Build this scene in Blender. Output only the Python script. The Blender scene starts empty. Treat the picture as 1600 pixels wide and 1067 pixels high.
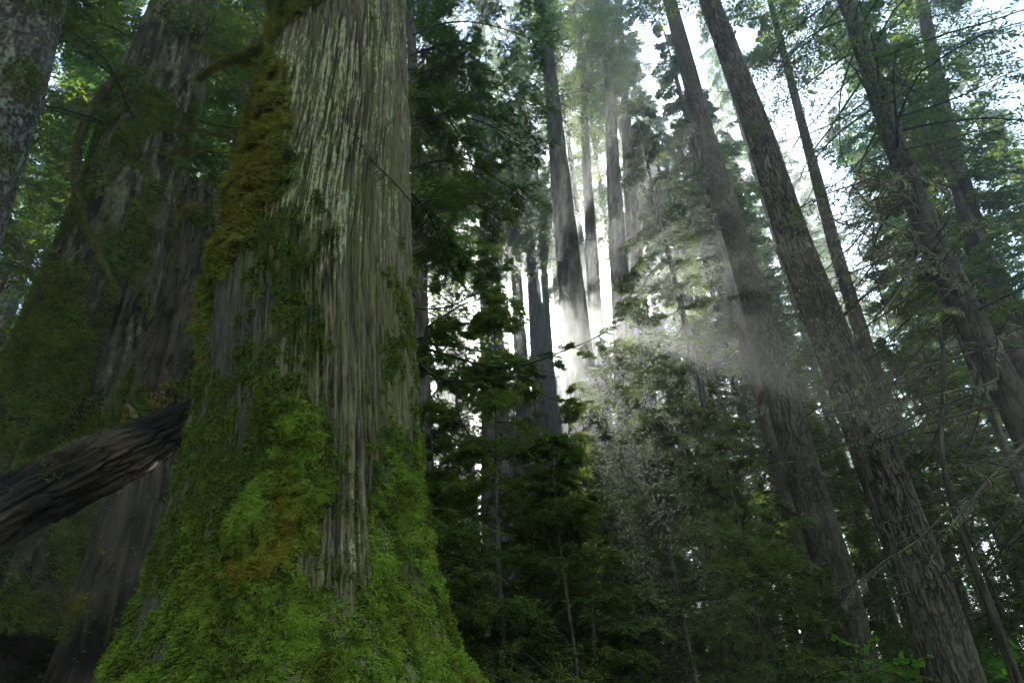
import bpy, math, random
import numpy as np
from mathutils import Matrix, Vector

R = math.radians
sc = bpy.context.scene
col = sc.collection
rng = np.random.default_rng(7)

# ------------------------------------------------------------------ camera
CAMP = np.array([0.0, 0.0, 1.6])
PITCH, ROLL, FPX = R(31.0), R(3.3), 1066.7
fwd = np.array([0, math.cos(PITCH), math.sin(PITCH)])
r0 = np.array([1.0, 0, 0])
u0 = np.cross(r0, fwd)
CX = math.cos(ROLL) * r0 - math.sin(ROLL) * u0
CY = math.sin(ROLL) * r0 + math.cos(ROLL) * u0
cd = bpy.data.cameras.new('camera')
cam = bpy.data.objects.new('camera', cd)
col.objects.link(cam)
cd.sensor_width = 36; cd.lens = 24; cd.clip_start = 0.05; cd.clip_end = 2000
cam.matrix_world = Matrix(((CX[0], CY[0], -fwd[0], CAMP[0]), (CX[1], CY[1], -fwd[1], CAMP[1]),
                           (CX[2], CY[2], -fwd[2], CAMP[2]), (0, 0, 0, 1)))
sc.camera = cam

def ray(px, py):
    return fwd + CX * ((px - 800) / FPX) + CY * ((533.5 - py) / FPX)
def at(px, py, Y):
    d = ray(px, py)
    return CAMP + d * (Y / d[1])
def project(P):
    v = P - CAMP
    z = v @ fwd
    return 800 + FPX * (v @ CX) / z, 533.5 - FPX * (v @ CY) / z

# ------------------------------------------------------------------ light
SUN_PX = (850, 475)
sd = ray(*SUN_PX); sd = sd / np.linalg.norm(sd)
sun_el = math.asin(sd[2]); sun_az = math.atan2(sd[0], sd[1])
w = bpy.data.worlds.new('World'); sc.world = w; w.use_nodes = True
nt = w.node_tree; bg = nt.nodes['Background']
sky = nt.nodes.new('ShaderNodeTexSky'); sky.sky_type = 'NISHITA'; sky.sun_disc = False
sky.sun_elevation = sun_el; sky.sun_rotation = sun_az
sky.air_density = 1.0; sky.dust_density = 0.1; sky.ozone_density = 1.5
tn = nt.nodes.new('ShaderNodeMix'); tn.data_type = 'RGBA'; tn.blend_type = 'MULTIPLY'; tn.inputs[0].default_value = 1
tn.inputs[7].default_value = (1.08, 1.0, 0.85, 1); nt.links.new(sky.outputs[0], tn.inputs[6]); nt.links.new(tn.outputs[2], bg.inputs[0]); bg.inputs[1].default_value = 0.12
sl = bpy.data.lights.new('sun', 'SUN'); sl.energy = 5.0; sl.angle = R(0.5); sl.color = (1.0, 0.95, 0.86)
so = bpy.data.objects.new('sun', sl); col.objects.link(so)
so.rotation_euler = Vector(-sd).to_track_quat('-Z', 'Y').to_euler(); so.location = (0, 0, 60)
sc.view_settings.view_transform = 'Standard'; sc.view_settings.look = 'None'
sc.view_settings.gamma = 1; sc.view_settings.exposure = 2.55
HAZE_DENS, HAZE_ANISO = 0.0035, 0.83

cy = sc.cycles
cy.max_bounces = 5; cy.diffuse_bounces = 3; cy.glossy_bounces = 1; cy.transmission_bounces = 3
cy.volume_bounces = 0; cy.transparent_max_bounces = 4
cy.use_denoising = True
cy.use_adaptive_sampling = True; cy.adaptive_threshold = 0.02
cy.sample_clamp_indirect = 4.0
cy.caustics_reflective = False; cy.caustics_refractive = False

# ------------------------------------------------------------------ noise
def _hash(ix, iy, iz, seed):
    h = (ix.astype(np.int64) * 73856093) ^ (iy.astype(np.int64) * 19349663) ^ (iz.astype(np.int64) * 83492791) ^ (seed * 2654435761)
    h = h & 0xffffffff
    h = ((h ^ (h >> 15)) * 2246822519) & 0xffffffff
    h = ((h ^ (h >> 13)) * 3266489917) & 0xffffffff
    h = h ^ (h >> 16)
    return (h & 0xffffff) / float(0xffffff)
def vn(p, seed=0):
    p = np.asarray(p, float); f = np.floor(p); t = p - f; t = t * t * (3 - 2 * t)
    i = f.astype(np.int64); x, y, z = i[..., 0], i[..., 1], i[..., 2]; u, v, ww = t[..., 0], t[..., 1], t[..., 2]
    def L(a, b, k): return a + (b - a) * k
    c00 = L(_hash(x, y, z, seed), _hash(x + 1, y, z, seed), u)
    c10 = L(_hash(x, y + 1, z, seed), _hash(x + 1, y + 1, z, seed), u)
    c01 = L(_hash(x, y, z + 1, seed), _hash(x + 1, y, z + 1, seed), u)
    c11 = L(_hash(x, y + 1, z + 1, seed), _hash(x + 1, y + 1, z + 1, seed), u)
    return L(L(c00, c10, v), L(c01, c11, v), ww)
def fbm(p, o=3, seed=0):
    s = 0; a = 1; tot = 0; p = np.asarray(p, float)
    for k in range(o):
        s = s + a * vn(p, seed + k); tot += a; a *= 0.5; p = p * 2.03 + 11.3
    return s / tot
def sstep(a, b, x):
    t = np.clip((x - a) / (b - a), 0, 1); return t * t * (3 - 2 * t)

def ground_z(x, y):
    x = np.asarray(x, float); y = np.asarray(y, float)
    h = 0.10 + 0.055 * np.maximum(y, 0) - 0.02 * np.maximum(y - 40, 0)
    h = h + 4.0 * sstep(1.8, 11, -x) * sstep(1.0, 11, y)
    h = h + 0.5 * (fbm(np.stack([x * 0.25, y * 0.25, x * 0], -1), 3, 5) - 0.5)
    return h

# ------------------------------------------------------------------ mesh helpers
def mk(name, V, F, mat=None, parent=None, smooth=False, attrs=None, uvs=None):
    """F: list of (n,k) int arrays"""
    if not isinstance(F, list): F = [F]
    F = [np.asarray(f, dtype=np.int32) for f in F if len(f)]
    me = bpy.data.meshes.new(name)
    V = np.asarray(V, dtype=np.float32)
    me.vertices.add(len(V)); me.vertices.foreach_set('co', V.ravel())
    loops = np.concatenate([f.ravel() for f in F])
    starts = []; o = 0
    for f in F:
        starts.append(o + np.arange(len(f)) * f.shape[1]); o += f.size
    starts = np.concatenate(starts).astype(np.int32)
    me.loops.add(len(loops)); me.loops.foreach_set('vertex_index', loops)
    me.polygons.add(len(starts)); me.polygons.foreach_set('loop_start', starts)
    me.update(calc_edges=True)
    if smooth: me.polygons.foreach_set('use_smooth', np.ones(len(starts), dtype=bool))
    if attrs:
        for k, a in attrs.items():
            if k == 'bco':
                at_ = me.attributes.new(k, 'FLOAT_VECTOR', 'POINT'); at_.data.foreach_set('vector', np.asarray(a, dtype=np.float32).ravel()); continue
            at_ = me.attributes.new(k, 'FLOAT', 'POINT'); at_.data.foreach_set('value', np.asarray(a, dtype=np.float32))
    if mat: me.materials.append(mat)
    ob = bpy.data.objects.new(name, me); col.objects.link(ob)
    if parent is not None: ob.parent = parent; ob.location = -np.array(parent.location)
    return ob
def empty(name, loc, label=None, cat=None, group=None):
    o = bpy.data.objects.new(name, None); col.objects.link(o); o.location = tuple(float(v) for v in loc)
    o.empty_display_size = 0.3
    tag(o, label, cat, group)
    return o
def tag(o, label=None, cat=None, group=None, kind=None):
    if label: o['label'] = label
    if cat: o['category'] = cat
    if group: o['group'] = group
    if kind: o['kind'] = kind
    return o
def norm(v):
    return v / np.maximum(np.linalg.norm(v, axis=-1, keepdims=True), 1e-9)

class Geo:
    def __init__(s): s.V = []; s.Q = []; s.n = 0; s.t = []
    def add(s, V, Q, t=None):
        V = np.asarray(V).reshape(-1, 3)
        s.V.append(V); s.Q.append(np.asarray(Q) + s.n); s.n += len(V)
        s.t.append(np.zeros(len(V)) if t is None else np.asarray(t).ravel())
    def build(s, name, mat, parent=None, smooth=False, label=None):
        V = np.concatenate(s.V)
        by = {}
        for q in s.Q: by.setdefault(q.shape[1], []).append(q)
        o = mk(name, V, [np.concatenate(v) for v in by.values()], mat, parent, smooth, {'tint': np.concatenate(s.t)})
        if label: o['label'] = label
        return o

def tubes(P, Rr, n=4, geo=None):
    """P (T,K,3), Rr (T,K)"""
    T, K, _ = P.shape
    tan = np.gradient(P, axis=1); tan = norm(tan)
    ref = np.zeros_like(tan); ref[..., 2] = 1
    bad = np.abs(tan[..., 2]) > 0.95
    bad = bad.any(axis=1, keepdims=True) & np.ones_like(bad)
    ref[bad] = (1, 0, 0)
    a = norm(np.cross(tan, ref)); b = np.cross(tan, a)
    ang = np.arange(n) / n * 2 * np.pi
    V = P[:, :, None, :] + Rr[:, :, None, None] * (np.cos(ang)[None, None, :, None] * a[:, :, None, :] + np.sin(ang)[None, None, :, None] * b[:, :, None, :])
    idx = np.arange(T * K * n).reshape(T, K, n)
    i0 = idx[:, :-1, :]; i1 = idx[:, 1:, :]
    Q = np.stack([i0, np.roll(i0, -1, 2), np.roll(i1, -1, 2), i1], -1).reshape(-1, 4)
    geo.add(V, Q)

def sample(P, s):
    """P (T,K,3); s (T,n) in 0..1 -> pos, tangent (T,n,3)"""
    T, K, _ = P.shape
    f = np.clip(s, 0, 0.9999) * (K - 1); i = f.astype(int); t = (f - i)[..., None]
    r = np.arange(T)[:, None]
    a = P[r, i]; b = P[r, i + 1]
    return a + (b - a) * t, norm(b - a)

def child(P, n, smin, smax, length, a0=40, a1=70, droop=0.2, K=5, up=0.0, jit=0.15, taper=0.8, g=None):
    """grow n side shoots on each curve, in the curve's own flat plane"""
    g = g or rng
    T = P.shape[0]
    s = smin + (smax - smin) * (np.arange(n)[None, :] + g.random((T, n))) / n
    p, t = sample(P, s)
    upv = np.zeros_like(t); upv[..., 2] = 1
    side = norm(np.cross(t, upv)); sgn = np.where(np.arange(n) % 2 == 0, 1.0, -1.0)[None, :, None]
    a = R(1) * (a0 + (a1 - a0) * g.random((T, n)))[..., None]
    d = norm(np.cos(a) * t + np.sin(a) * side * sgn + up * upv + jit * g.normal(size=t.shape))
    L = (length if np.isscalar(length) else length[:, None]) * (1 - taper * s) * (0.7 + 0.5 * g.random((T, n)))
    u = np.linspace(0, 1, K)
    C = p[..., None, :] + L[..., None, None] * (u[:, None] * d[..., None, :] + np.array([0, 0, -1.0]) * droop * (u ** 2)[:, None]
        + 0.04 * g.normal(size=(T, n, 1, 3)) * (np.sin(u * 3.1))[:, None])
    return C.reshape(T * n, K, 3), L.ravel(), s.ravel()

def leaves(P, n, l, wd, geo, a0=35, a1=65, smin=0.05, smax=1.0, droop=0.15, g=None, tip=0.55, flat=0.25, fold=0.0):
    """n flat pointed leaflets along each curve, alternating sides"""
    g = g or rng
    T = P.shape[0]
    s = smin + (smax - smin) * (np.arange(n)[None, :] + 0.5 * g.random((T, n))) / n
    p, t = sample(P, s)
    upv = np.zeros_like(t); upv[..., 2] = 1
    upv = norm(upv + flat * g.normal(size=t.shape))
    side = norm(np.cross(t, upv)); sgn = np.where(np.arange(n) % 2 == 0, 1.0, -1.0)[None, :, None]
    a = R(1) * (a0 + (a1 - a0) * g.random((T, n)))[..., None]
    d = norm(np.cos(a) * t + np.sin(a) * side * sgn - droop * np.array([0, 0, 1.0]) * g.random((T, n))[..., None])
    ll = (l * (1 - tip * s) * (0.7 + 0.6 * g.random((T, n))))[..., None]
    b = norm(np.cross(d, upv)) * wd * (0.7 + 0.6 * g.random((T, n)))[..., None]
    V = np.stack([p, p + d * ll * 0.45 + b, p + d * ll, p + d * ll * 0.4 - b], 2).reshape(-1, 3)
    N = T * n
    Q = np.arange(N * 4).reshape(N, 4)
    tt = np.repeat(np.clip(g.random(T)[:, None] * 0.5 + g.random((T, n)) * 0.5, 0, 1).ravel(), 4)
    geo.add(V, Q, tt)

# ------------------------------------------------------------------ materials
def newmat(name):
    m = bpy.data.materials.new(name); m.use_nodes = True
    nt = m.node_tree; nt.nodes.clear()
    out = nt.nodes.new('ShaderNodeOutputMaterial')
    return m, nt, out
def nd(nt, t, **kw):
    n = nt.nodes.new(t)
    for k, v in kw.items():
        if k.startswith('_'): setattr(n, k[1:], v)
        else: n.inputs[k.replace('__', ' ')].default_value = v
    return n
def mixc(nt, fac, a, b, bt='MIX'):
    m = nt.nodes.new('ShaderNodeMix'); m.data_type = 'RGBA'; m.blend_type = bt
    for i, v in ((0, fac), (6, a), (7, b)):
        if isinstance(v, bpy.types.NodeSocket): nt.links.new(v, m.inputs[i])
        elif isinstance(v, tuple): m.inputs[i].default_value = (*v, 1) if len(v) == 3 else v
        else: m.inputs[i].default_value = v
    return m.outputs[2]
def ramp(nt, fac, a, b):
    m = nt.nodes.new('ShaderNodeMapRange'); m.interpolation_type = 'SMOOTHSTEP'
    nt.links.new(fac, m.inputs[0]); m.inputs[1].default_value = a; m.inputs[2].default_value = b
    return m.outputs[0]
def math_(nt, op, a, b=0.0):
    m = nt.nodes.new('ShaderNodeMath'); m.operation = op
    for i, v in ((0, a), (1, b)):
        if isinstance(v, bpy.types.NodeSocket): nt.links.new(v, m.inputs[i])
        else: m.inputs[i].default_value = v
    return m.outputs[0]
def noise(nt, vec, scale, detail=4, rough=0.6):
    n = nt.nodes.new('ShaderNodeTexNoise'); n.inputs['Scale'].default_value = scale
    n.inputs['Detail'].default_value = detail; n.inputs['Roughness'].default_value = rough
    if vec is not None: nt.links.new(vec, n.inputs['Vector'])
    return n.outputs[0]
def coords(nt, s=(1, 1, 1)):
    tc = nt.nodes.new('ShaderNodeTexCoord'); mp = nt.nodes.new('ShaderNodeMapping'); mp.inputs['Scale'].default_value = s
    nt.links.new(tc.outputs['Object'], mp.inputs[0]); return mp.outputs[0]
def bcoords(nt, s=(1, 1, 1)):
    a = nt.nodes.new('ShaderNodeAttribute'); a.attribute_name = 'bco'; mp = nt.nodes.new('ShaderNodeMapping'); mp.inputs['Scale'].default_value = s
    nt.links.new(a.outputs['Vector'], mp.inputs[0]); return mp.outputs[0]
def attr(nt, name):
    a = nt.nodes.new('ShaderNodeAttribute'); a.attribute_name = name; return a.outputs['Fac']

def leafmat(name, c1, c2, trans=0.45, tcol=None, rough=0.75):
    m, nt, out = newmat(name)
    t = attr(nt, 'tint'); oi = nt.nodes.new('ShaderNodeObjectInfo')
    n = noise(nt, coords(nt), 0.6, 2)
    f = math_(nt, 'ADD', math_(nt, 'MULTIPLY', t, 0.6), math_(nt, 'MULTIPLY', n, 0.5))
    f = math_(nt, 'ADD', f, math_(nt, 'MULTIPLY', math_(nt, 'SUBTRACT', oi.outputs['Random'], 0.5), 0.3))
    c = mixc(nt, ramp(nt, f, 0.1, 0.9), c1, c2)
    b = nt.nodes.new('ShaderNodeBsdfPrincipled'); b.inputs['Roughness'].default_value = rough
    b.inputs['Specular IOR Level'].default_value = 0.05
    nt.links.new(c, b.inputs['Base Color'])
    tr = nt.nodes.new('ShaderNodeBsdfTranslucent')
    tc = mixc(nt, 1.0, c, tcol or (1.6, 1.9, 0.7), 'MULTIPLY'); nt.links.new(tc, tr.inputs[0])
    mx = nt.nodes.new('ShaderNodeMixShader'); mx.inputs[0].default_value = trans
    nt.links.new(b.outputs[0], mx.inputs[1]); nt.links.new(tr.outputs[0], mx.inputs[2]); nt.links.new(mx.outputs[0], out.inputs[0])
    return m

def barkmat(name, cd_, cl, sx=9.0, sz=1.4, lichen=None, lich_amt=0.5, moss=None, moss_amt=0.0, bump=0.5, bdist=0.03, plates=True, twig=False):
    cf = coords if twig else bcoords
    m, nt, out = newmat(name)
    v = cf(nt, (sx, sx, sz))
    n1 = noise(nt, v, 1.0, 6, 0.65)
    # furrow network
    vo = nt.nodes.new('ShaderNodeTexVoronoi'); vo.feature = 'DISTANCE_TO_EDGE'; vo.inputs['Scale'].default_value = 1.3
    wv = nt.nodes.new('ShaderNodeVectorMath'); wv.operation = 'ADD'
    nn = nt.nodes.new('ShaderNodeTexNoise'); nn.inputs['Scale'].default_value = 1.5; nt.links.new(v, nn.inputs['Vector'])
    sc_ = nt.nodes.new('ShaderNodeVectorMath'); sc_.operation = 'SCALE'; sc_.inputs['Scale'].default_value = 1.9
    nn.inputs['Detail'].default_value = 4
    nt.links.new(nn.outputs['Color'], sc_.inputs[0]); nt.links.new(v, wv.inputs[0]); nt.links.new(sc_.outputs[0], wv.inputs[1]); nt.links.new(wv.outputs[0], vo.inputs['Vector'])
    fur = ramp(nt, vo.outputs['Distance'], -0.02, 0.16)
    n0 = noise(nt, cf(nt, (sx * 3, sx * 3, sz * 4)), 1.0, 4, 0.7)
    h = math_(nt, 'ADD', math_(nt, 'MULTIPLY', n1, 0.62 if plates else 0.75), math_(nt, 'MULTIPLY', fur, 0.10 if plates else 0.04))
    h = math_(nt, 'ADD', h, math_(nt, 'MULTIPLY', n0, 0.30))
    h = math_(nt, 'ADD', h, math_(nt, 'MULTIPLY', math_(nt, 'SUBTRACT', attr(nt, 'height'), 0.65), 0.65))
    c = mixc(nt, ramp(nt, h, 0.38, 0.92), cd_, cl)
    big = noise(nt, cf(nt), 1.1, 3)
    c = mixc(nt, math_(nt, 'MULTIPLY', ramp(nt, big, 0.35, 0.7), 0.5), c, mixc(nt, 0.5, c, (0.19, 0.15, 0.11)))
    if lichen:
        ln = noise(nt, cf(nt, (6, 6, 3)), 2.0, 5, 0.7)
        lf = math_(nt, 'MULTIPLY', ramp(nt, ln, 0.62 - 0.16 * lich_amt, 0.78 - 0.16 * lich_amt), ramp(nt, h, 0.45, 0.8))
        c = mixc(nt, math_(nt, 'MULTIPLY', lf, 0.8), c, lichen)
    if moss:
        mn = noise(nt, cf(nt, (1.5, 1.5, 0.5)), 1.6, 5, 0.65)
        mf = ramp(nt, mn, 0.68 - 0.3 * moss_amt, 0.78 - 0.3 * moss_amt)
        c = mixc(nt, mf, c, moss)
    b = nt.nodes.new('ShaderNodeBsdfPrincipled'); b.inputs['Roughness'].default_value = 0.92
    b.inputs['Specular IOR Level'].default_value = 0.15
    nt.links.new(c, b.inputs['Base Color'])
    bp = nt.nodes.new('ShaderNodeBump'); bp.inputs['Strength'].default_value = bump; bp.inputs['Distance'].default_value = bdist
    nt.links.new(h, bp.inputs['Height']); nt.links.new(bp.outputs[0], b.inputs['Normal'])
    nt.links.new(b.outputs[0], out.inputs[0])
    return m

M = {}
M['foliage'] = leafmat('hemlock_foliage', (0.028, 0.050, 0.014), (0.090, 0.122, 0.030), 0.5, (1.9, 2.0, 0.5))
M['foliage_blue'] = leafmat('fir_foliage', (0.022, 0.050, 0.020), (0.060, 0.105, 0.036), 0.45, (1.5, 2.0, 0.9))
M['young'] = leafmat('young_hemlock_foliage', (0.045, 0.070, 0.022), (0.135, 0.175, 0.050), 0.5, (1.7, 1.8, 0.6))
M['cedar_leaf'] = leafmat('cedar_foliage', (0.024, 0.044, 0.014), (0.070, 0.102, 0.030), 0.45, (1.7, 1.9, 0.6))
M['maple'] = leafmat('maple_leaf', (0.07, 0.15, 0.018), (0.14, 0.26, 0.03), 0.5)
M['fern'] = leafmat('fern_leaf', (0.02, 0.055, 0.014), (0.05, 0.11, 0.02), 0.35)
M['twig'] = barkmat('twig_bark', (0.012, 0.010, 0.006), (0.045, 0.037, 0.022), 20, 20, twig=True, plates=False, bump=0.2, bdist=0.005)
M['dead'] = barkmat('dead_branch_bark', (0.06, 0.05, 0.032), (0.24, 0.21, 0.12), 20, 20, twig=True, plates=False, moss=(0.12, 0.13, 0.04), moss_amt=0.5, bump=0.2, bdist=0.005)
M['bark_fir'] = barkmat('furrowed_bark', (0.014, 0.010, 0.007), (0.135, 0.104, 0.058), 11, 2.0, lichen=(0.13, 0.14, 0.08), lich_amt=0.2, moss=(0.05, 0.06, 0.015), moss_amt=0.12, bump=0.9, bdist=0.04)
M['bark_hem'] = barkmat('flaky_bark', (0.020, 0.015, 0.010), (0.118, 0.094, 0.054), 15, 4, lichen=(0.14, 0.145, 0.10), lich_amt=0.35, bump=0.7, bdist=0.02)
M['bark_red'] = barkmat('reddish_bark', (0.022, 0.015, 0.010), (0.10, 0.066, 0.040), 14, 1.2, bump=0.6, bdist=0.02, plates=False)
M['bark_far'] = barkmat('distant_bark', (0.035, 0.029, 0.022), (0.15, 0.125, 0.095), 7, 1.2, bump=0.5, bdist=0.03)
M['bark_mossy'] = barkmat('mossy_bark', (0.013, 0.011, 0.006), (0.10, 0.086, 0.044), 12, 1.1, lichen=(0.22, 0.25, 0.13), lich_amt=0.8, moss=(0.055, 0.06, 0.012), moss_amt=0.42, bump=0.8, bdist=0.04, plates=False)
M['bark_lichen'] = barkmat('lichen_bark', (0.035, 0.03, 0.024), (0.16, 0.14, 0.11), 9, 3, lichen=(0.23, 0.27, 0.14), lich_amt=1.0, moss=(0.05, 0.05, 0.015), moss_amt=0.15, bump=0.9, bdist=0.04)
M['bark_knot'] = barkmat('knotty_bark', (0.008, 0.006, 0.004), (0.060, 0.050, 0.025), 12, 3, lichen=(0.15, 0.16, 0.08), lich_amt=0.4, moss=(0.04, 0.05, 0.012), moss_amt=0.3, bump=0.8, bdist=0.03, plates=False)
M['rot'] = barkmat('rotten_red_wood', (0.009, 0.007, 0.004), (0.052, 0.035, 0.016), 13, 0.7, moss=(0.04, 0.05, 0.012), moss_amt=0.15, bump=0.9, bdist=0.05, plates=False)
M['logbark'] = barkmat('log_bark', (0.006, 0.004, 0.003), (0.090, 0.058, 0.030), 22, 3.5, moss=(0.05, 0.06, 0.015), moss_amt=0.1, bump=0.9, bdist=0.05, plates=False)

def mossmat(name, g1, g2, o1, trans=0.3):
    m, nt, out = newmat(name)
    t = attr(nt, 'tint'); o = attr(nt, 'rust')
    c = mixc(nt, t, g1, g2); c = mixc(nt, o, c, o1)
    b = nt.nodes.new('ShaderNodeBsdfPrincipled'); b.inputs['Roughness'].default_value = 0.7
    b.inputs['Specular IOR Level'].default_value = 0.15
    nt.links.new(c, b.inputs['Base Color'])
    tr = nt.nodes.new('ShaderNodeBsdfTranslucent'); nt.links.new(c, tr.inputs[0])
    mx = nt.nodes.new('ShaderNodeMixShader'); mx.inputs[0].default_value = trans
    nt.links.new(b.outputs[0], mx.inputs[1]); nt.links.new(tr.outputs[0], mx.inputs[2]); nt.links.new(mx.outputs[0], out.inputs[0])
    return m
M['moss'] = mossmat('moss_green', (0.016, 0.028, 0.004), (0.26, 0.39, 0.032), (0.25, 0.185, 0.016))
M['lich'] = mossmat('hanging_lichen', (0.10, 0.12, 0.05), (0.24, 0.27, 0.13), (0.2, 0.15, 0.05), 0.4)

# cedar bark: fibres, lichen, moss and painted left-side shade masks come from the mesh
def cedarmat():
    m, nt, out = newmat('cedar_bark')
    v = bcoords(nt, (60, 60, 2.4)); v2 = bcoords(nt, (120, 120, 4)); v4 = bcoords(nt, (95, 95, 2.6)); n4 = noise(nt, v4, 1.0, 4, 0.75); v3 = bcoords(nt, (3, 3, 0.5))
    n1 = noise(nt, v, 1.0, 6, 0.7); n2 = noise(nt, v2, 1.0, 3, 0.6); n3 = noise(nt, v3, 1.0, 3)
    h = attr(nt, 'height')
    f = math_(nt, 'ADD', math_(nt, 'MULTIPLY', n1, 0.55), math_(nt, 'MULTIPLY', h, 0.45))
    c = mixc(nt, ramp(nt, f, 0.34, 0.62), (0.020, 0.015, 0.008), (0.19, 0.145, 0.075))
    c = mixc(nt, math_(nt, 'MULTIPLY', ramp(nt, n4, 0.50, 0.38), 0.55), c, (0.014, 0.012, 0.007))
    c = mixc(nt, math_(nt, 'MULTIPLY', ramp(nt, n2, 0.50, 0.66), 0.30), c, (0.33, 0.265, 0.16))
    c = mixc(nt, math_(nt, 'MULTIPLY', ramp(nt, n3, 0.35, 0.65), 0.6), c, (0.085, 0.095, 0.024))
    c = mixc(nt, math_(nt, 'MULTIPLY', attr(nt, 'dark'), 0.8), c, mixc(nt, ramp(nt, n1, 0.3, 0.7), (0.016, 0.015, 0.012), (0.07, 0.066, 0.05)))  # left-face shade mixed in as darker bark
    ln = noise(nt, bcoords(nt, (30, 30, 13)), 1.0, 5, 0.75)
    lf = math_(nt, 'ADD', attr(nt, 'lichen'), math_(nt, 'MULTIPLY', math_(nt, 'SUBTRACT', ln, 0.5), 2.2))
    lf = math_(nt, 'ADD', lf, math_(nt, 'MULTIPLY', math_(nt, 'SUBTRACT', f, 0.5), 3.2))
    lf = math_(nt, 'MULTIPLY', ramp(nt, lf, 0.45, 0.62), ramp(nt, attr(nt, 'lichen'), 0.02, 0.15))
    ll = noise(nt, bcoords(nt, (60, 60, 40)), 1.0, 3)
    c = mixc(nt, math_(nt, 'MULTIPLY', lf, 0.85), c, mixc(nt, ll, (0.20, 0.22, 0.09), (0.44, 0.46, 0.23)))
    mn = noise(nt, bcoords(nt, (14, 14, 8)), 1.0, 4, 0.7)
    mf = ramp(nt, math_(nt, 'ADD', attr(nt, 'moss'), math_(nt, 'MULTIPLY', math_(nt, 'SUBTRACT', mn, 0.5), 1.2)), 0.35, 0.6)
    c = mixc(nt, mf, c, mixc(nt, mn, (0.016, 0.022, 0.005), (0.05, 0.065, 0.012)))
    b = nt.nodes.new('ShaderNodeBsdfPrincipled'); b.inputs['Roughness'].default_value = 0.9
    b.inputs['Specular IOR Level'].default_value = 0.2
    nt.links.new(c, b.inputs['Base Color'])
    bp = nt.nodes.new('ShaderNodeBump'); bp.inputs['Strength'].default_value = 0.8; bp.inputs['Distance'].default_value = 0.02
    hh = math_(nt, 'ADD', n1, math_(nt, 'MULTIPLY', n2, 0.5))
    nt.links.new(hh, bp.inputs['Height']); nt.links.new(bp.outputs[0], b.inputs['Normal'])
    nt.links.new(b.outputs[0], out.inputs[0])
    return m
M['cedar'] = cedarmat()

def groundmat():
    m, nt, out = newmat('forest_floor')
    n1 = noise(nt, coords(nt), 3.0, 8, 0.7); n2 = noise(nt, coords(nt), 0.5, 3)
    c = mixc(nt, ramp(nt, n1, 0.35, 0.7), (0.012, 0.009, 0.006), (0.06, 0.042, 0.026))
    c = mixc(nt, ramp(nt, n2, 0.5, 0.65), c, (0.025, 0.04, 0.01))
    b = nt.nodes.new('ShaderNodeBsdfPrincipled'); b.inputs['Roughness'].default_value = 0.95
    nt.links.new(c, b.inputs['Base Color'])
    bp = nt.nodes.new('ShaderNodeBump'); bp.inputs['Distance'].default_value = 0.08; nt.links.new(n1, bp.inputs['Height'])
    nt.links.new(bp.outputs[0], b.inputs['Normal']); nt.links.new(b.outputs[0], out.inputs[0])
    return m
M['ground'] = groundmat()

# ------------------------------------------------------------------ ground
def make_ground():
    def axis(lo, hi, n):
        u = np.linspace(-1, 1, n); v = np.sign(u) * np.abs(u) ** 2.2
        return np.where(v < 0, -v * lo, v * hi)
    xs = axis(-320, 320, 260); ys = axis(-300, 420, 260)
    X, Y = np.meshgrid(xs, ys, indexing='ij')
    Z = ground_z(X, Y) + 0.10 * (fbm(np.stack([X * 2.2, Y * 2.2, X * 0], -1), 3, 9) - 0.5)
    V = np.stack([X, Y, Z], -1).reshape(-1, 3)
    i = np.arange(260 * 260).reshape(260, 260)
    Q = np.stack([i[:-1, :-1], i[1:, :-1], i[1:, 1:], i[:-1, 1:]], -1).reshape(-1, 4)
    tag(mk('ground', V, Q, M['ground'], smooth=True), kind='structure')
make_ground()

# ------------------------------------------------------------------ the big cedar
CY0 = 5.5                       # how far it stands
LE = [(432, 0), (428, 60), (424, 110), (406, 180), (392, 250), (378, 310), (358, 380), (342, 430), (330, 480), (322, 530), (318, 560), (306, 640), (294, 700), (281, 770), (259, 850), (232, 930), (204, 1000), (174, 1067)]
RE = [(632, 0), (635, 100), (638, 200), (639, 300), (640, 400), (640, 500), (645, 600), (650, 700), (661, 800), (678, 900), (702, 1000), (745, 1067)]
def edge_fn(E):
    pts = np.array([at(x, y, CY0) for x, y in E]); o = np.argsort(pts[:, 2])
    return pts[o, 2], pts[o, 0]
zl, xl = edge_fn(LE); zr, xr = edge_fn(RE)
def cedar_axis(z):
    z = np.asarray(z, float)
    zc = np.clip(z, max(zl[0], zr[0]), min(zl[-1], zr[-1]))
    a = np.interp(zc, zl, xl); b = np.interp(zc, zr, xr)
    low = np.minimum(z - max(zl[0], zr[0]), 0)      # below the frame the foot keeps spreading
    a = a + 0.55 * low; b = b - 0.75 * low
    hi = np.maximum(z - min(zl[-1], zr[-1]), 0)
    c = (a + b) / 2; h = (b - a) / 2
    k = np.clip(1 - hi / 46.0, 0.05, 1)
    c = c + 0.0 * hi
    h = h * k
    # horizontal azimuth half-angle -> radius of the tangent circle about the centre
    D = np.hypot(CY0, c)
    al = (np.arctan2(c + h, CY0) - np.arctan2(c - h, CY0)) / 2
    am = (np.arctan2(c + h, CY0) + np.arctan2(c - h, CY0)) / 2
    return CY0 * np.tan(am), D * np.sin(al) * np.cos(am - np.arctan2(c, CY0))

def smooth_curve(z, v, n):
    k = np.ones(n) / n
    vp = np.pad(v, (n // 2, n - 1 - n // 2), mode='edge')
    return np.convolve(vp, k, 'valid')

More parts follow.
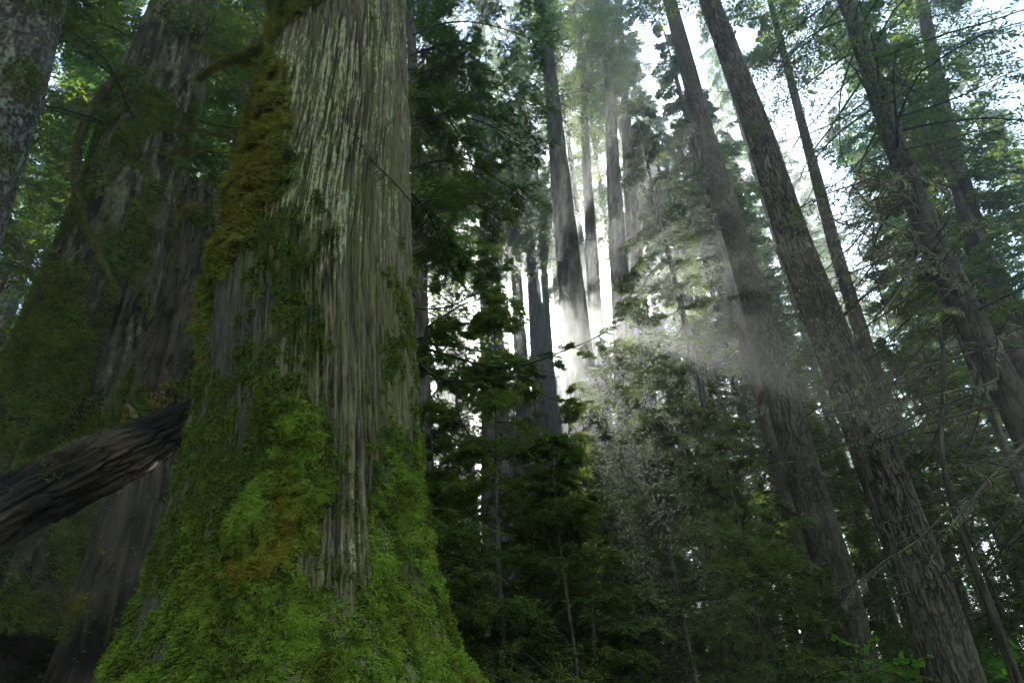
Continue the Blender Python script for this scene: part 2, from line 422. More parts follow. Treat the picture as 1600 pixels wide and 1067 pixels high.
def poly_sd(px, py, poly):
    """signed distance, positive inside"""
    d = np.full(px.shape, 1e9); ins = np.zeros(px.shape, bool)
    n = len(poly)
    for i in range(n):
        ax, ay = poly[i]; bx, by = poly[(i + 1) % n]
        ex, ey = bx - ax, by - ay; wx, wy = px - ax, py - ay
        t = np.clip((wx * ex + wy * ey) / (ex * ex + ey * ey + 1e-9), 0, 1)
        d = np.minimum(d, np.hypot(wx - t * ex, wy - t * ey))
        c = ((ay > py) != (by > py)) & (px < (bx - ax) * (py - ay) / (by - ay + 1e-12) + ax)
        ins ^= c
    return np.where(ins, d, -d)

SHAG = [(400, -20), (512, -20), (500, 10), (462, 34), (434, 52), (446, 85), (458, 125), (450, 175), (436, 222), (430, 240), (462, 226), (472, 245), (455, 290), (425, 325), (405, 350), (394, 390), (362, 418), (338, 450), (328, 520), (318, 560), (290, 560), (300, 480), (330, 380), (350, 280), (385, 180), (395, 60)]
TUFT = [(452, 628), (500, 640), (505, 668), (482, 700), (470, 740), (498, 765), (480, 810), (488, 845), (452, 885), (400, 905), (370, 880), (382, 800), (412, 770), (428, 720), (440, 690)]
BASE = [(120, 1200), (100, 1060), (200, 990), (235, 960), (262, 900), (290, 860), (330, 850), (352, 880), (390, 925), (470, 905), (530, 930), (568, 960), (584, 920), (592, 860), (604, 800), (634, 740), (640, 690), (650, 700), (680, 800), (720, 950), (800, 1100), (800, 1250), (400, 1400)]
THIN = [[(400, 330), (500, 290), (525, 380), (480, 440), (510, 520), (520, 640), (430, 660), (370, 600), (400, 470), (390, 420)],
        [(480, 640), (600, 620), (610, 900), (560, 940), (490, 900)],
        [(300, 590), (420, 560), (500, 620), (510, 700), (500, 790), (470, 910), (360, 930), (180, 1040), (220, 880), (270, 760)],
        [(604, 420), (650, 400), (665, 760), (600, 900), (585, 760), (606, 620)]]
LICH = [[(452, 60), (600, 30), (560, 0), (500, -60), (560, -80), (625, -80), (610, 60), (572, 180), (560, 330), (545, 400), (510, 420), (492, 500), (475, 480), (490, 400), (455, 300), (452, 170)],
        [(585, 170), (625, 160), (628, 330), (608, 420), (590, 380)],
        [(510, 770), (590, 740), (600, 880), (560, 930), (515, 880)]]
LEFT_SHADE = [(300, 500), (350, 420), (425, 380), (440, 480), (430, 560), (400, 640), (400, 700), (330, 760), (300, 850), (230, 1060), (180, 1060), (300, 640)]  # shade of the left face, painted into the bark colour

def cedar():
    g = np.random.default_rng(11)
    base = (float(cedar_axis(0.3)[0]), CY0, float(ground_z(-1.6, CY0)))
    root = empty('cedar_tree', base, 'huge old cedar, nearest and widest trunk, with flaring moss-covered base and pale lichen streaks', 'tree')
    zs = np.concatenate([np.linspace(-0.6, 1.9, 90, endpoint=False), np.linspace(1.9, 11.2, 820, endpoint=False), np.linspace(11.2, 34, 60)])
    NT = 760
    th = np.arange(NT) / NT * 2 * np.pi
    cx, r = cedar_axis(zs)
    zz = np.linspace(-0.6, 34, 1400); c_, r_ = cedar_axis(zz)
    c_ = smooth_curve(zz, c_, 15); r_ = smooth_curve(zz, r_, 15)
    cx = np.interp(zs, zz, c_); r = np.interp(zs, zz, r_)
    TH, Z = np.meshgrid(th, zs); CXX = cx[:, None]; RR = r[:, None]
    n = np.stack([np.cos(TH), np.sin(TH), 0 * TH], -1)
    P0 = np.stack([CXX + RR * np.cos(TH), CY0 + RR * np.sin(TH), Z], -1)
    U = np.stack([np.cos(TH), np.sin(TH), Z], -1)
    px, py = project(P0)
    # organic warp so mask borders are ragged
    wpx = px + 60 * (fbm(P0 * np.array([5, 5, 2.2]), 4, 20) - 0.5) * 2 + 26 * (vn(P0 * np.array([26, 26, 9]), 26) - 0.5); wpy = py + 70 * (fbm(P0 * np.array([7, 7, 2.0]), 4, 24) - 0.5) * 2
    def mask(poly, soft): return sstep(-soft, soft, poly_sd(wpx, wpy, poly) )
    low = sstep(3.2, 0.2, Z)
    m_sh = sstep(-8, 10, poly_sd(px + 0.35 * (wpx - px), py + 0.35 * (wpy - py), SHAG)) * (np.sin(TH) < 0.55)
    m_tu = sstep(-10, 10, poly_sd(px + 0.45 * (wpx - px), py + 0.45 * (wpy - py), TUFT)); m_ba = np.clip(np.maximum(mask(BASE, 16), 0), 0, 1)
    m_th = np.zeros_like(px)
    for q, p in enumerate(THIN): m_th = np.maximum(m_th, mask(p, 30) * (0.68, 0.42, 0.86, 0.78)[q])
    pxx = px
    # large flutes and buttresses
    warp = 0.5 * (vn(np.stack([P0[..., 0] * 0.5, P0[..., 1] * 0.5, Z * 0.6], -1), 3) - 0.5)
    ang = TH + warp * 0.3
    flare = np.exp(-np.maximum(Z - 0.6, 0) / 1.3)
    but = 0.5 + 0.5 * np.cos(5 * ang + 0.4); but2 = 0.5 + 0.5 * np.cos(9 * ang + 1.7)
    edge = np.abs(np.cos(TH))                                   # keep the measured silhouette
    d = RR * (0.13 * flare * (but - 0.8) + 0.05 * (but2 - 0.6) * (0.4 + flare)) * (1 - 0.6 * edge ** 4)
    d += 0.10 * (fbm(U * np.array([2.2, 2.2, 0.28]), 2, 31) - 0.5)
    fl = np.stack([1.05 * np.cos(TH + 0.03 * np.sin(Z * 1.3)), 1.05 * np.sin(TH + 0.03 * np.sin(Z * 1.3)), Z + 0 * TH], -1)
    n1 = fbm(fl * np.array([13, 13, 0.6]), 3, 40); n2 = fbm(fl * np.array([42, 42, 1.4]), 3, 50)
    rid1 = 1 - np.abs(2 * n1 - 1); rid2 = 1 - np.abs(2 * n2 - 1)
    n3 = vn(fl * np.array([80, 80, 4.5]), 55)
    bare = 1 - np.clip(m_sh + m_tu + m_ba, 0, 1) * 0.75
    fib = (0.075 * (rid1 - 0.75) + 0.055 * (rid2 - 0.75) + 0.014 * (n3 - 0.5)) * bare
    lump = fbm(P0 * np.array([5, 5, 4]), 3, 60) + 0.55 * (fbm(P0 * np.array([17, 17, 13]), 2, 64) - 0.5)
    cush = 0.6 * fbm(P0 * np.array([6, 6, 4]) + 3, 2, 66) + 0.4 * fbm(P0 * np.array([22, 22, 14]) + 3, 2, 67)
    m_ba = m_ba * (1 - 0.85 * sstep(0.49, 0.42, cush + 0.05 * sstep(2.6, 1.9, Z))); m_sh = m_sh * (1 - 0.7 * sstep(0.40, 0.30, cush))
    mo = 0.11 * m_sh * sstep(0.3, 0.75, lump) + 0.10 * m_tu * sstep(0.25, 0.75, lump) + 0.055 * m_ba * sstep(0.3, 0.8, lump) + 0.015 * m_th * lump - 0.02 * m_ba
    f4 = fbm(fl * np.array([15, 15, 0.5]), 3, 57); f5 = fbm(fl * np.array([38, 38, 1.4]), 2, 58)
    crk = np.minimum(sstep(0, 0.045, np.abs(f4 - 0.5)), 0.4 + 0.6 * sstep(0, 0.05, np.abs(f5 - 0.5)))
    fib = fib - 0.030 * (1 - crk) * bare
    P = P0 + n * (d + fib + mo)[..., None]
    height = np.clip(0.5 + fib * 6, 0, 1) * (0.5 + 0.5 * crk)
    lich = np.zeros_like(px)
    for q, p in enumerate(LICH): lich = np.maximum(lich, mask(p, 22) * (0.46, 0.34, 0.2)[q])
    moss = np.clip(np.maximum.reduce([m_sh, m_tu, m_ba, m_th * sstep(0.44, 0.60, 0.6 * fbm(P0 * np.array([7, 7, 3.0]), 3, 70) + 0.4 * fbm(P0 * np.array([24, 24, 9]), 2, 74) + 0.10 * m_th)]), 0, 1)
    nz = len(zs)
    i = np.arange(nz * NT).reshape(nz, NT)
    Q = np.stack([i[:-1], np.roll(i[:-1], -1, 1), np.roll(i[1:], -1, 1), i[1:]], -1).reshape(-1, 4)
    tr = mk('trunk', P.reshape(-1, 3), Q, M['cedar'], root, True,
            {'bco': fl, 'height': height.ravel(), 'lichen': lich.ravel(), 'moss': moss.ravel(), 'dark': mask(LEFT_SHADE, 40).ravel()})
    # --- moss fronds rooted on the bark
    gz = np.gradient(P, axis=0); gt = (np.roll(P, -1, 1) - np.roll(P, 1, 1)) / 2
    N = norm(np.cross(gt, gz)); area = np.linalg.norm(np.cross(gt, gz), axis=-1)
    front = np.sin(TH) < 0.45
    def fronds(name, wgt, count, ln, wd, drp, out_, rust, label, bright=1.0, sub=3, zcut=11):
        wt = (wgt * area * front * (Z < zcut)).ravel(); wt /= wt.sum()
        idx = g.choice(len(wt), size=count, p=wt)
        p = P.reshape(-1, 3)[idx] + g.normal(size=(count, 3)) * 0.006
        nn = N.reshape(-1, 3)[idx]
        tuft = np.stack([vn(p * 15, 501), vn(p * 15, 502), vn(p * 15, 503)], -1) - 0.5
        d0 = norm(nn * out_ + np.array([0, 0, -1.0]) * drp + 1.4 * tuft + 0.40 * g.normal(size=(count, 3)))
        L = ln * (0.35 + 0.9 * g.random(count)) * (0.5 + 1.1 * sstep(0.3, 0.75, vn(p * 9, 504)))
        ru = np.clip(rust.ravel()[idx] + 0.18 * g.normal(size=count), 0, 1)
        light_tint = np.interp(pxx.ravel()[idx], [200, 380, 560, 640, 740], [0.6, 0.75, 0.95, 1.3, 1.7]) * np.interp(Z.ravel()[idx], [1.9, 2.5, 3.2], [1.35, 0.9, 0.65]) * bright * 1.2  # light painted into the moss tint: dimmer left, brighter right and low
        tn = np.clip((0.5 * fbm(p * 5, 2, 80) + 0.5 * fbm(p * 22, 2, 82) - 0.38) * 2.6 * light_tint + 0.30 * g.random(count) * light_tint, 0, 1)
        geo = Geo(); rs = []
        # a frond: short stem with side leaflets
        side = norm(np.cross(d0, nn + 0.3 * g.normal(size=(count, 3))))
        tipd = norm(d0 + np.array([0, 0, -0.5]) * drp)
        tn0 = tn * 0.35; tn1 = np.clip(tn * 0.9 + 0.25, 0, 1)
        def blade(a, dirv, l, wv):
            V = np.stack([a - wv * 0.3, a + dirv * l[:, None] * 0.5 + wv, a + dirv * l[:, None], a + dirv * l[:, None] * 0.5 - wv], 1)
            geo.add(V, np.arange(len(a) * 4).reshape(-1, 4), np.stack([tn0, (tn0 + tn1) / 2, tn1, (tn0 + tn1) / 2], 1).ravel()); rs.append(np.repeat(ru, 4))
        blade(p, d0, L, side * wd)
        for k in range(sub):
            f = 0.25 + 0.22 * k
            sg = np.where(g.random(count) < 0.5, 1, -1)[:, None]
            q = p + d0 * (L * f)[:, None]
            blade(q, norm(tipd * 0.8 + side * sg * (0.9 - 0.15 * k)), L * (0.55 - 0.08 * k), norm(np.cross(side * sg + d0, nn)) * wd * 0.8)
        V = np.concatenate(geo.V); Qf = np.concatenate(geo.Q)
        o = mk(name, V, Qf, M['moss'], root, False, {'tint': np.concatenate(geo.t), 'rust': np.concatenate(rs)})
        o['label'] = label
        return o
    rn = fbm(P0 * np.array([4.5, 4.5, 3]), 3, 90)
    r_sh = sstep(0.40, 0.60, rn + 0.05); r_tu = sstep(740, 860, wpy + 120 * (rn - 0.5)) * 0.8 * sstep(0.3, 0.6, rn + 0.1); r_ba = sstep(0.52, 0.68, rn) * 0.25
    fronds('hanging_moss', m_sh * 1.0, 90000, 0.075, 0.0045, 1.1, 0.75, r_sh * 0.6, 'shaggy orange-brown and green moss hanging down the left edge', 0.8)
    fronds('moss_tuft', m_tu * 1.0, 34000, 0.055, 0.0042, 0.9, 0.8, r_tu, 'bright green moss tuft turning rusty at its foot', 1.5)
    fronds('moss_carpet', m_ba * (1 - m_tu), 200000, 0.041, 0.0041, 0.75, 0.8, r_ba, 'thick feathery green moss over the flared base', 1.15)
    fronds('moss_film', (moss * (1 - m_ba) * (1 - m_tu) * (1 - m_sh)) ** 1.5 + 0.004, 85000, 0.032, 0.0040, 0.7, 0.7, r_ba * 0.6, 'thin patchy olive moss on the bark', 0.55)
    return root, P, N
cedar_root, CP, CN = cedar()

# ------------------------------------------------------------------ trees
def trunk_mesh(path, rad, mat, parent, nseg=40, dz=0.12, amp=0.02, kx=7, kz=1.0, seed=0, name='trunk', flute=0.05):
    path = np.asarray(path, float); rad = np.asarray(rad, float)
    s = np.concatenate([[0], np.cumsum(np.linalg.norm(np.diff(path, axis=0), axis=1))])
    n = max(8, int(s[-1] / dz)); u = np.linspace(0, s[-1], n)
    C = np.stack([np.interp(u, s, path[:, k]) for k in range(3)], -1); rr = np.interp(u, s, rad)
    wdw = max(3, int(0.8 / dz)) | 1
    if n > 3 * wdw:
        for k in range(3):
            e = C[:, k] - np.linspace(C[0, k], C[-1, k], n)
            C[:, k] = np.linspace(C[0, k], C[-1, k], n) + smooth_curve(u, e, wdw)
    th = np.arange(nseg) / nseg * 2 * np.pi
    t = norm(np.gradient(C, axis=0)); ref = np.array([0, 1.0, 0]) if abs(t[n // 2, 1]) < 0.8 else np.array([1.0, 0, 0])
    a = norm(np.cross(t, ref)); b = np.cross(t, a)
    nrm = np.cos(th)[None, :, None] * a[:, None, :] + np.sin(th)[None, :, None] * b[:, None, :]
    P0 = C[:, None, :] + nrm * rr[:, None, None]
    rm = max(float(rr[len(rr) // 3]), 0.05)
    q = np.stack([np.cos(th)[None, :] * rm + 0 * u[:, None] + seed * 3.1, np.sin(th)[None, :] * rm + 0 * u[:, None], u[:, None] + 0 * th[None, :]], -1)
    f1 = fbm(q * np.array([kx, kx, kz]), 3, 100 + seed)
    f2 = fbm(q * np.array([kx * 1.9, kx * 1.9, kz * 2.3]) + 5, 3, 107 + seed)
    crk = np.minimum(sstep(0.0, 0.055, np.abs(f1 - 0.5)), 0.25 + 0.75 * sstep(0.0, 0.06, np.abs(f2 - 0.5)))
    rid = 0.25 + 0.6 * crk + 0.3 * (f2 - 0.5)
    fl = vn(np.stack([np.cos(th)[None, :] * 1.6 + 0 * u[:, None], np.sin(th)[None, :] * 1.6 + 0 * u[:, None], u[:, None] * 0.25 + 0 * th[None, :]], -1), 120 + seed) - 0.5
    P = P0 + nrm * (amp * (rid - 0.7) + rr[:, None] * flute * 2 * fl)[..., None]
    i = np.arange(n * nseg).reshape(n, nseg)
    Q = np.stack([i[:-1], np.roll(i[:-1], -1, 1), np.roll(i[1:], -1, 1), i[1:]], -1).reshape(-1, 4)
    cap = [i[-1][None, :], i[0][::-1][None, :]]
    ob = mk(name, P.reshape(-1, 3), [Q] + cap, mat, parent, True, {'bco': q, 'height': np.clip(crk * 0.8 + 0.8 * (f2 - 0.4), 0, 1).ravel()}); return ob, C, rr

def moss_on(ob, parent, count, wfun, ln, wd, seed, rust=0.3, bright=1.0, name='moss', out_=0.7, drp=0.7):
    g = np.random.default_rng(seed); me = ob.data; nv = len(me.vertices)
    co = np.empty(nv * 3, dtype=np.float32); me.vertices.foreach_get('co', co); co = co.reshape(-1, 3).astype(float)
    nr = np.empty(nv * 3, dtype=np.float32); me.vertex_normals.foreach_get('vector', nr); nr = nr.reshape(-1, 3).astype(float)
    w_ = wfun(co, nr); w_ = w_ / w_.sum(); i = g.choice(nv, size=count, p=w_)
    p = co[i] + g.normal(size=(count, 3)) * 0.02; p -= nr[i] * np.sum((p - co[i]) * nr[i], 1)[:, None]; nn = nr[i]
    t = np.clip((0.5 * fbm(p * 4, 2, 80) + 0.5 * fbm(p * 16, 2, 82) - 0.36) * 2.4 * bright + 0.3 * g.random(count) * bright, 0, 1)
    ru = np.clip(sstep(0.45, 0.65, fbm(p * 2.5, 2, 90)) * rust * 2 + 0.15 * g.normal(size=count), 0, 1)
    V = []; A = []; B = []
    d0 = norm(nn * out_ + np.array([0, 0, -1.0]) * drp + 0.55 * g.normal(size=(count, 3))); sd_ = norm(np.cross(d0, nn + 0.2)) * wd; l = (ln * (0.5 + g.random(count)))[:, None]
    for k in range(3):
        sg = (0, 1, -1)[k]; dd = norm(d0 + sg * sd_ / wd * 0.8); ll_ = l * (1, .6, .5)[k]; q = p + d0 * l * (0, .3, .5)[k]; ww = sd_ if k == 0 else norm(np.cross(dd, nn)) * wd * .8
        V.append(np.stack([q, q + dd * ll_ * .5 + ww, q + dd * ll_, q + dd * ll_ * .5 - ww], 1).reshape(-1, 3))
        A.append(np.stack([t * .35, t * .6 + .1, t * .9 + .2, t * .6 + .1], 1).ravel()); B.append(np.repeat(ru, 4))
    V = np.concatenate(V)
    m = mk(name, V, np.arange(len(V)).reshape(-1, 4), M['moss'], None, False, {'tint': np.clip(np.concatenate(A), 0, 1), 'rust': np.concatenate(B)})
    m.parent = parent; m.location = ob.location if parent != ob else (0, 0, 0)
    return m

def limb_curves(C, rr, z0, z1, nb, L0, L1, g, pitch=(10, -15), droop=0.25, az=None, K=7, shape=0.8):
    """main limbs on a trunk axis; longest at the bottom of the crown"""
    zc = z0 + (z1 - z0) * (np.arange(nb) + g.random(nb)) / nb
    base = np.stack([np.interp(zc, C[:, 2], C[:, k]) for k in range(3)], -1)
    a = g.random(nb) * 2 * np.pi if az is None else R(1) * (az[0] + (az[1] - az[0]) * g.random(nb))
    rel = (zc - z0) / (z1 - z0 + 1e-6)
    L = (L0 + (L1 - L0) * rel ** shape) * (0.6 + 0.6 * g.random(nb))
    pt = R(1) * (pitch[0] + (pitch[1] - pitch[0]) * g.random(nb))
    d = np.stack([np.cos(a) * np.cos(pt), np.sin(a) * np.cos(pt), np.sin(pt)], -1)
    u = np.linspace(0, 1, K)
    bend = g.normal(size=(nb, 3)) * 0.08
    P = base[:, None, :] + L[:, None, None] * (u[None, :, None] * d[:, None, :] + np.array([0, 0, -1.0]) * droop * (u ** 2)[None, :, None]
        + bend[:, None, :] * np.sin(u * 3.1)[None, :, None] + 0.012 * g.normal(size=(nb, K, 3)) * u[None, :, None])
    return P, L

def crown(parent, C, rr, z0, z1, nb, L0, L1, g, mats=('foliage', 'twig'), ntw=14, nlf=9, ll=0.20, lw=0.028, twl=0.42, rb=0.02, dens_z=None, az=None, sub=0, droop=0.25, pitch=(12, -15), name='crown', smin=0.12, jit=0.12, flat=0.25):
    limbs, L = limb_curves(C, rr, z0, z1, nb, L0, L1, g, pitch, droop, az)
    tw, tl, ts = child(limbs, ntw, smin, 0.98, L * twl, 45, 70, 0.28, 4, 0, jit, 0.75, g)
    gb = Geo()
    u = np.linspace(1, 0.12, limbs.shape[1])
    tubes(limbs, (rb * (0.5 + L / max(L0, L1)))[:, None] * u, 5, gb)
    tubes(tw, np.outer(np.ones(len(tw)) * rb * 0.28, np.linspace(1, 0.3, 4)), 3, gb)
    gl = Geo()
    if sub:
        t2, l2, s2 = child(tw, sub, 0.08, 0.98, tl * 0.5, 35, 60, 0.15, 3, 0, jit, 0.6, g)
        leaves(t2, nlf, ll, lw, gl, g=g, flat=flat); leaves(tw, nlf, ll, lw, gl, g=g, flat=flat)
        tubes(t2, np.outer(np.ones(len(t2)) * rb * 0.12, np.array([1, 0.8, 0.4])), 3, gb)
    else:
        leaves(tw, nlf, ll, lw, gl, g=g, tip=0.4); leaves(limbs, nlf, ll, lw, gl, g=g, smin=0.4)
    f = gl.build(name, M[mats[0]], parent); b = gb.build('branches', M[mats[1]], parent)
    return f, b

def deadwood(parent, C, rr, z0, z1, nb, L0, g, mat='dead', rb=0.018, ntw=7, az=None, pitch=(15, -30), lich=0, droop=0.1, name='dead_branches'):
    limbs, L = limb_curves(C, rr, z0, z1, nb, L0, L0, g, pitch, droop, az)
    gb = Geo(); tubes(limbs, (rb * (0.6 + 0.6 * g.random(nb)))[:, None] * np.linspace(1, 0.25, 7), 5, gb)
    tw, tl, ts = child(limbs, ntw, 0.25, 0.97, L * 0.45, 30, 65, 0.05, 4, 0.1, 0.25, 0.6, g)
    tubes(tw, np.outer(np.ones(len(tw)) * rb * 0.35, np.linspace(1, 0.3, 4)), 3, gb)
    t2, _, _ = child(tw, 3, 0.3, 0.95, tl * 0.5, 30, 60, 0.0, 3, 0.1, 0.25, 0.4, g)
    tubes(t2, np.outer(np.ones(len(t2)) * rb * 0.2, np.array([1, 0.8, 0.4])), 3, gb)
    o = gb.build(name, M[mat], parent)
    if lich:
        gl = Geo(); leaves(limbs, lich, 0.13, 0.012, gl, a0=60, a1=110, droop=5.0, g=g, smin=0.15, tip=0.3, flat=0.8)
        V = np.concatenate(gl.V); Qf = np.concatenate(gl.Q); tn = np.concatenate(gl.t)
        mk('hanging_lichen', V, Qf, M['lich'], parent, False, {'tint': tn, 'rust': tn * 0.4})
    return o

def axis_from(pts, Y, H, wref, yref, flare=0.35, tilt=0.0, minr=0.03):
    """pixel track of a trunk on the upright plane y=Y, prolonged to the soil and to height H"""
    W = np.array([at(x, y, Y) for x, y in pts]); W = W[np.argsort(W[:, 2])]
    gx = ground_z(W[0, 0], Y)
    d0 = (W[1] - W[0]) / (W[1, 2] - W[0, 2])
    zb = float(gx) - 0.4
    base = W[0] + d0 * (zb - W[0, 2])
    d1 = (W[-1] - W[-2]) / (W[-1, 2] - W[-2, 2])
    pts_ = [base] + ([W[0]] if W[0, 2] > zb + 0.3 else []) + list(W[1:])
    if W[-1, 2] < H: pts_.append(W[-1] + d1 * 0.6 * (H - W[-1, 2]) + np.array([0, 0, 0.4 * (H - W[-1, 2])]) )
    pts_ = np.array(pts_)
    if pts_[0, 2] > pts_[1, 2]: pts_ = pts_[1:]
    xr_ = np.interp(yref, [p[1] for p in sorted(pts, key=lambda p: p[1])], [p[0] for p in sorted(pts, key=lambda p: p[1])])
    pr = at(xr_, yref, Y); depth = (pr - CAMP) @ fwd
    rref = wref * depth / FPX / 2
    z = np.linspace(pts_[0, 2], pts_[-1, 2], 60)
    P = np.stack([np.interp(z, pts_[:, 2], pts_[:, 0]), np.interp(z, pts_[:, 2], pts_[:, 1]), z], -1)
    rr = rref * np.clip((H + 8 - z) / (H + 8 - pr[2]), 0.02, 2) * np.clip((H - z) / 4.0 + 0.12, 0.1, 1)
    rr = rr * (1 + flare * np.exp(-np.maximum(z - zb - 0.4, 0) / 0.6))
    return P, np.maximum(rr, minr), zb + 0.4

def tree(name, label, cat, pts, Y, H, wref, yref, mat, seed, crown_z=None, crown_kw=None, dead=None, group=None, nseg=40, dz=0.12, amp=0.02, kx=8, kz=1.5, flute=0.05, flare=0.35):
    g = np.random.default_rng(seed)
    P, rr, zg = axis_from(pts, Y, H, wref, yref, flare)
    root = empty(name, (P[0, 0], P[0, 1], zg), label, cat, group)
    _, C, rr = trunk_mesh(P, rr, M[mat], root, nseg, dz, amp, kx, kz, seed, flute=flute)
    if crown_z is not None:
        kw = dict(nb=70, L0=3.2, L1=0.8, ntw=18, nlf=12, ll=0.20, lw=0.03, twl=0.5, pitch=(20, -25)); kw.update(crown_kw or {})
        crown(root, C, rr, crown_z, C[-1, 2] - 0.3, g=g, **kw)
    for dk in (dead or []): deadwood(root, C, rr, g=g, **dk)
    return root, C, rr

# ---- right-hand foreground trunks
GR = 'tall bare conifer trunks on the right'
tree('conifer_tree', 'thickest straight furrowed grey-brown trunk right of the misty glow, reaching the lower right', 'tree',
     [(1108, 0), (1190, 220), (1244, 390), (1303, 540), (1385, 760), (1450, 930), (1492, 1067)], 11.0, 38, 58, 533, 'bark_fir', 21,
     crown_z=20, crown_kw=dict(nb=80, L0=2.8, L1=0.8), dead=[dict(z0=5, z1=15, nb=16, L0=1.3)], flare=0.08, nseg=150, dz=0.03, amp=0.03, kx=13, kz=2.2, group=GR)
tree('conifer_tree', 'speckled grey trunk leaning left just left of the thickest furrowed one', 'tree',
     [(1046, 0), (1102, 210), (1158, 400), (1205, 560), (1262, 760), (1306, 900), (1345, 1067)], 14.0, 40, 43, 533, 'bark_hem', 22,
     crown_z=24.5, crown_kw=dict(nb=80, L0=3.0, L1=0.8), dead=[dict(z0=6, z1=19, nb=26, L0=2.0)], flare=0.08, nseg=120, dz=0.04, amp=0.015, kx=15, kz=4.0, group=GR)
tree('conifer_tree', 'slim reddish trunk close behind the right side of the thickest furrowed one', 'tree',
     [(1203, 0), (1260, 220), (1308, 400), (1352, 540), (1402, 680), (1470, 850), (1525, 1067)], 17.0, 36, 23, 533, 'bark_red', 23,
     crown_z=23, crown_kw=dict(nb=60, L0=2.4, L1=0.7), dead=[dict(z0=8, z1=20, nb=26, L0=1.8)], nseg=36, group=GR)
tree('conifer_tree', 'dark knotty trunk with many lichen-hung dead limbs at the upper right edge', 'tree',
     [(1322, 0), (1382, 180), (1432, 320), (1482, 430), (1530, 530), (1590, 640), (1648, 760), (1800, 1100)], 9.0, 30, 37, 400, 'bark_knot', 24,
     crown_z=9.5, crown_kw=dict(nb=75, L0=3.4, L1=0.8, ntw=18, nlf=12, ll=0.13, lw=0.016),
     dead=[dict(z0=4.0, z1=13, nb=46, L0=2.8, lich=40, rb=0.026, pitch=(10, -40)), dict(z0=4.5, z1=10, nb=16, L0=3.2, az=(120, 240), lich=60, rb=0.032, pitch=(5, -45))], nseg=64, dz=0.05, amp=0.025, kx=9, kz=2.5, group=GR)
tree('conifer_tree', 'thin trunk half hidden behind the speckled grey one, low on the right', 'tree',
     [(1090, 250), (1150, 480), (1190, 620), (1245, 850), (1285, 1067)], 20, 30, 24, 700, 'bark_red', 25, flare=0.1,
     crown_z=17, crown_kw=dict(nb=60, L0=2.4, L1=0.6), dead=[dict(z0=5, z1=17, nb=26, L0=1.8)], nseg=30, group=GR)
tree('conifer_tree', 'shaded trunk behind the knotty one at the right edge', 'tree',
     [(1440, 0), (1478, 200), (1525, 380), (1580, 540), (1640, 700)], 15, 34, 30, 300, 'bark_red', 26,
     crown_z=13, crown_kw=dict(nb=90, L0=3.6, L1=0.8), dead=[dict(z0=5, z1=13, nb=20, L0=2.2)], nseg=30, group=GR)
tree('young_conifer', 'spindly crooked young trunk at the lower right with drooping dead twigs', 'tree',
     [(1478, 600), (1468, 680), (1476, 750), (1500, 830), (1545, 940), (1590, 1067)], 8.5, 6.6, 13, 900, 'bark_knot', 27,
     dead=[dict(z0=2.5, z1=6, nb=22, L0=0.8, rb=0.008, mat='twig')], nseg=14, amp=0.006, group=GR)

# ---- centre trunks against the glow
GC = 'trunks against the misty glow'
for k, (lab, pts, Y, H, wd, mat, cz, L0) in enumerate([
    ('broadest of the dark trunks standing in the misty glow', [(848, 0), (865, 170), (886, 380), (905, 560), (925, 800)], 20, 42, 40, 'bark_far', 25, 3.0),
    ('slim trunk touching the right side of the broadest glow trunk', [(905, 0), (916, 250), (928, 450), (940, 620)], 25, 42, 21, 'bark_far', 31, 2.2),
    ('second broad trunk in the glow, just right of the slim one', [(945, 0), (955, 200), (966, 400), (978, 600), (990, 800)], 23, 43, 30, 'bark_far', 30, 2.6),
    ('hazy trunk at the right end of the misty glow', [(968, 0), (985, 300), (1000, 500), (1012, 700)], 26, 42, 28, 'bark_far', 31, 2.6),
    ('thin mist-veiled trunk left of the broadest glow trunk', [(838, 250), (850, 420), (862, 640)], 40, 44, 11, 'bark_far', 30, 2.4),
    ('thin pale trunk second from the left in the glow', [(858, 250), (868, 420), (878, 640)], 43, 44, 12, 'bark_far', 31, 2.4),
    ('short dark trunk fading into mist at the left of the glow', [(752, 150), (762, 350), (772, 600)], 24, 34, 32, 'bark_far', 19, 3.2),
    ('slender trunk crossing the brightest sky gap left of the glow', [(792, 150), (806, 400), (818, 640)], 31, 38, 17, 'bark_far', 27, 2.6),
    ('slender dark trunk between the big cedar and the misty short trunk', [(690, 200), (705, 400), (722, 640)], 27, 34, 15, 'bark_far', 20, 2.6),
    ('straight thin trunk in the bright gap just left of the slender crossing one', [(765, 150), (776, 400), (788, 640)], 36, 42, 12, 'bark_far', 29, 2.4),
    ('thin trunk between the slender crossing one and the broadest glow trunk', [(812, 150), (828, 400), (842, 640)], 37, 44, 13, 'bark_far', 30, 2.4),
    ('thin trunk in the gap nearest the big cedar edge', [(672, 300), (682, 450), (692, 640)], 33, 38, 12, 'bark_far', 27, 2.2),
    ('very thin trunk right beside the second broad glow trunk', [(985, 250), (992, 400), (1003, 640)], 38, 42, 10, 'bark_far', 30, 2.4),
    ('dark trunk seen directly beside the right edge of the big cedar', [(640, 0), (652, 250), (655, 500), (660, 760)], 13, 30, 27, 'bark_far', 9.5, 2.6),
    ('wiry thin trunk between the glow and the speckled grey trunk', [(1040, 250), (1070, 420), (1095, 560), (1130, 760)], 24, 28, 11, 'bark_far', 15, 1.8),
]):
    tree('conifer_tree', lab, 'tree', pts, Y, H, wd, 450, mat, 40 + k, crown_z=cz,
         crown_kw=dict(nb=(45 if 22 < Y < 27 else 85) if Y > 15 else 120, L0=L0 * (0.8 if 22 < Y < 27 else 1.1), L1=0.8), dead=[dict(z0=5, z1=min(cz, 22), nb=34, L0=1.6, mat='twig')],
         nseg=28, dz=0.25, group=GC)

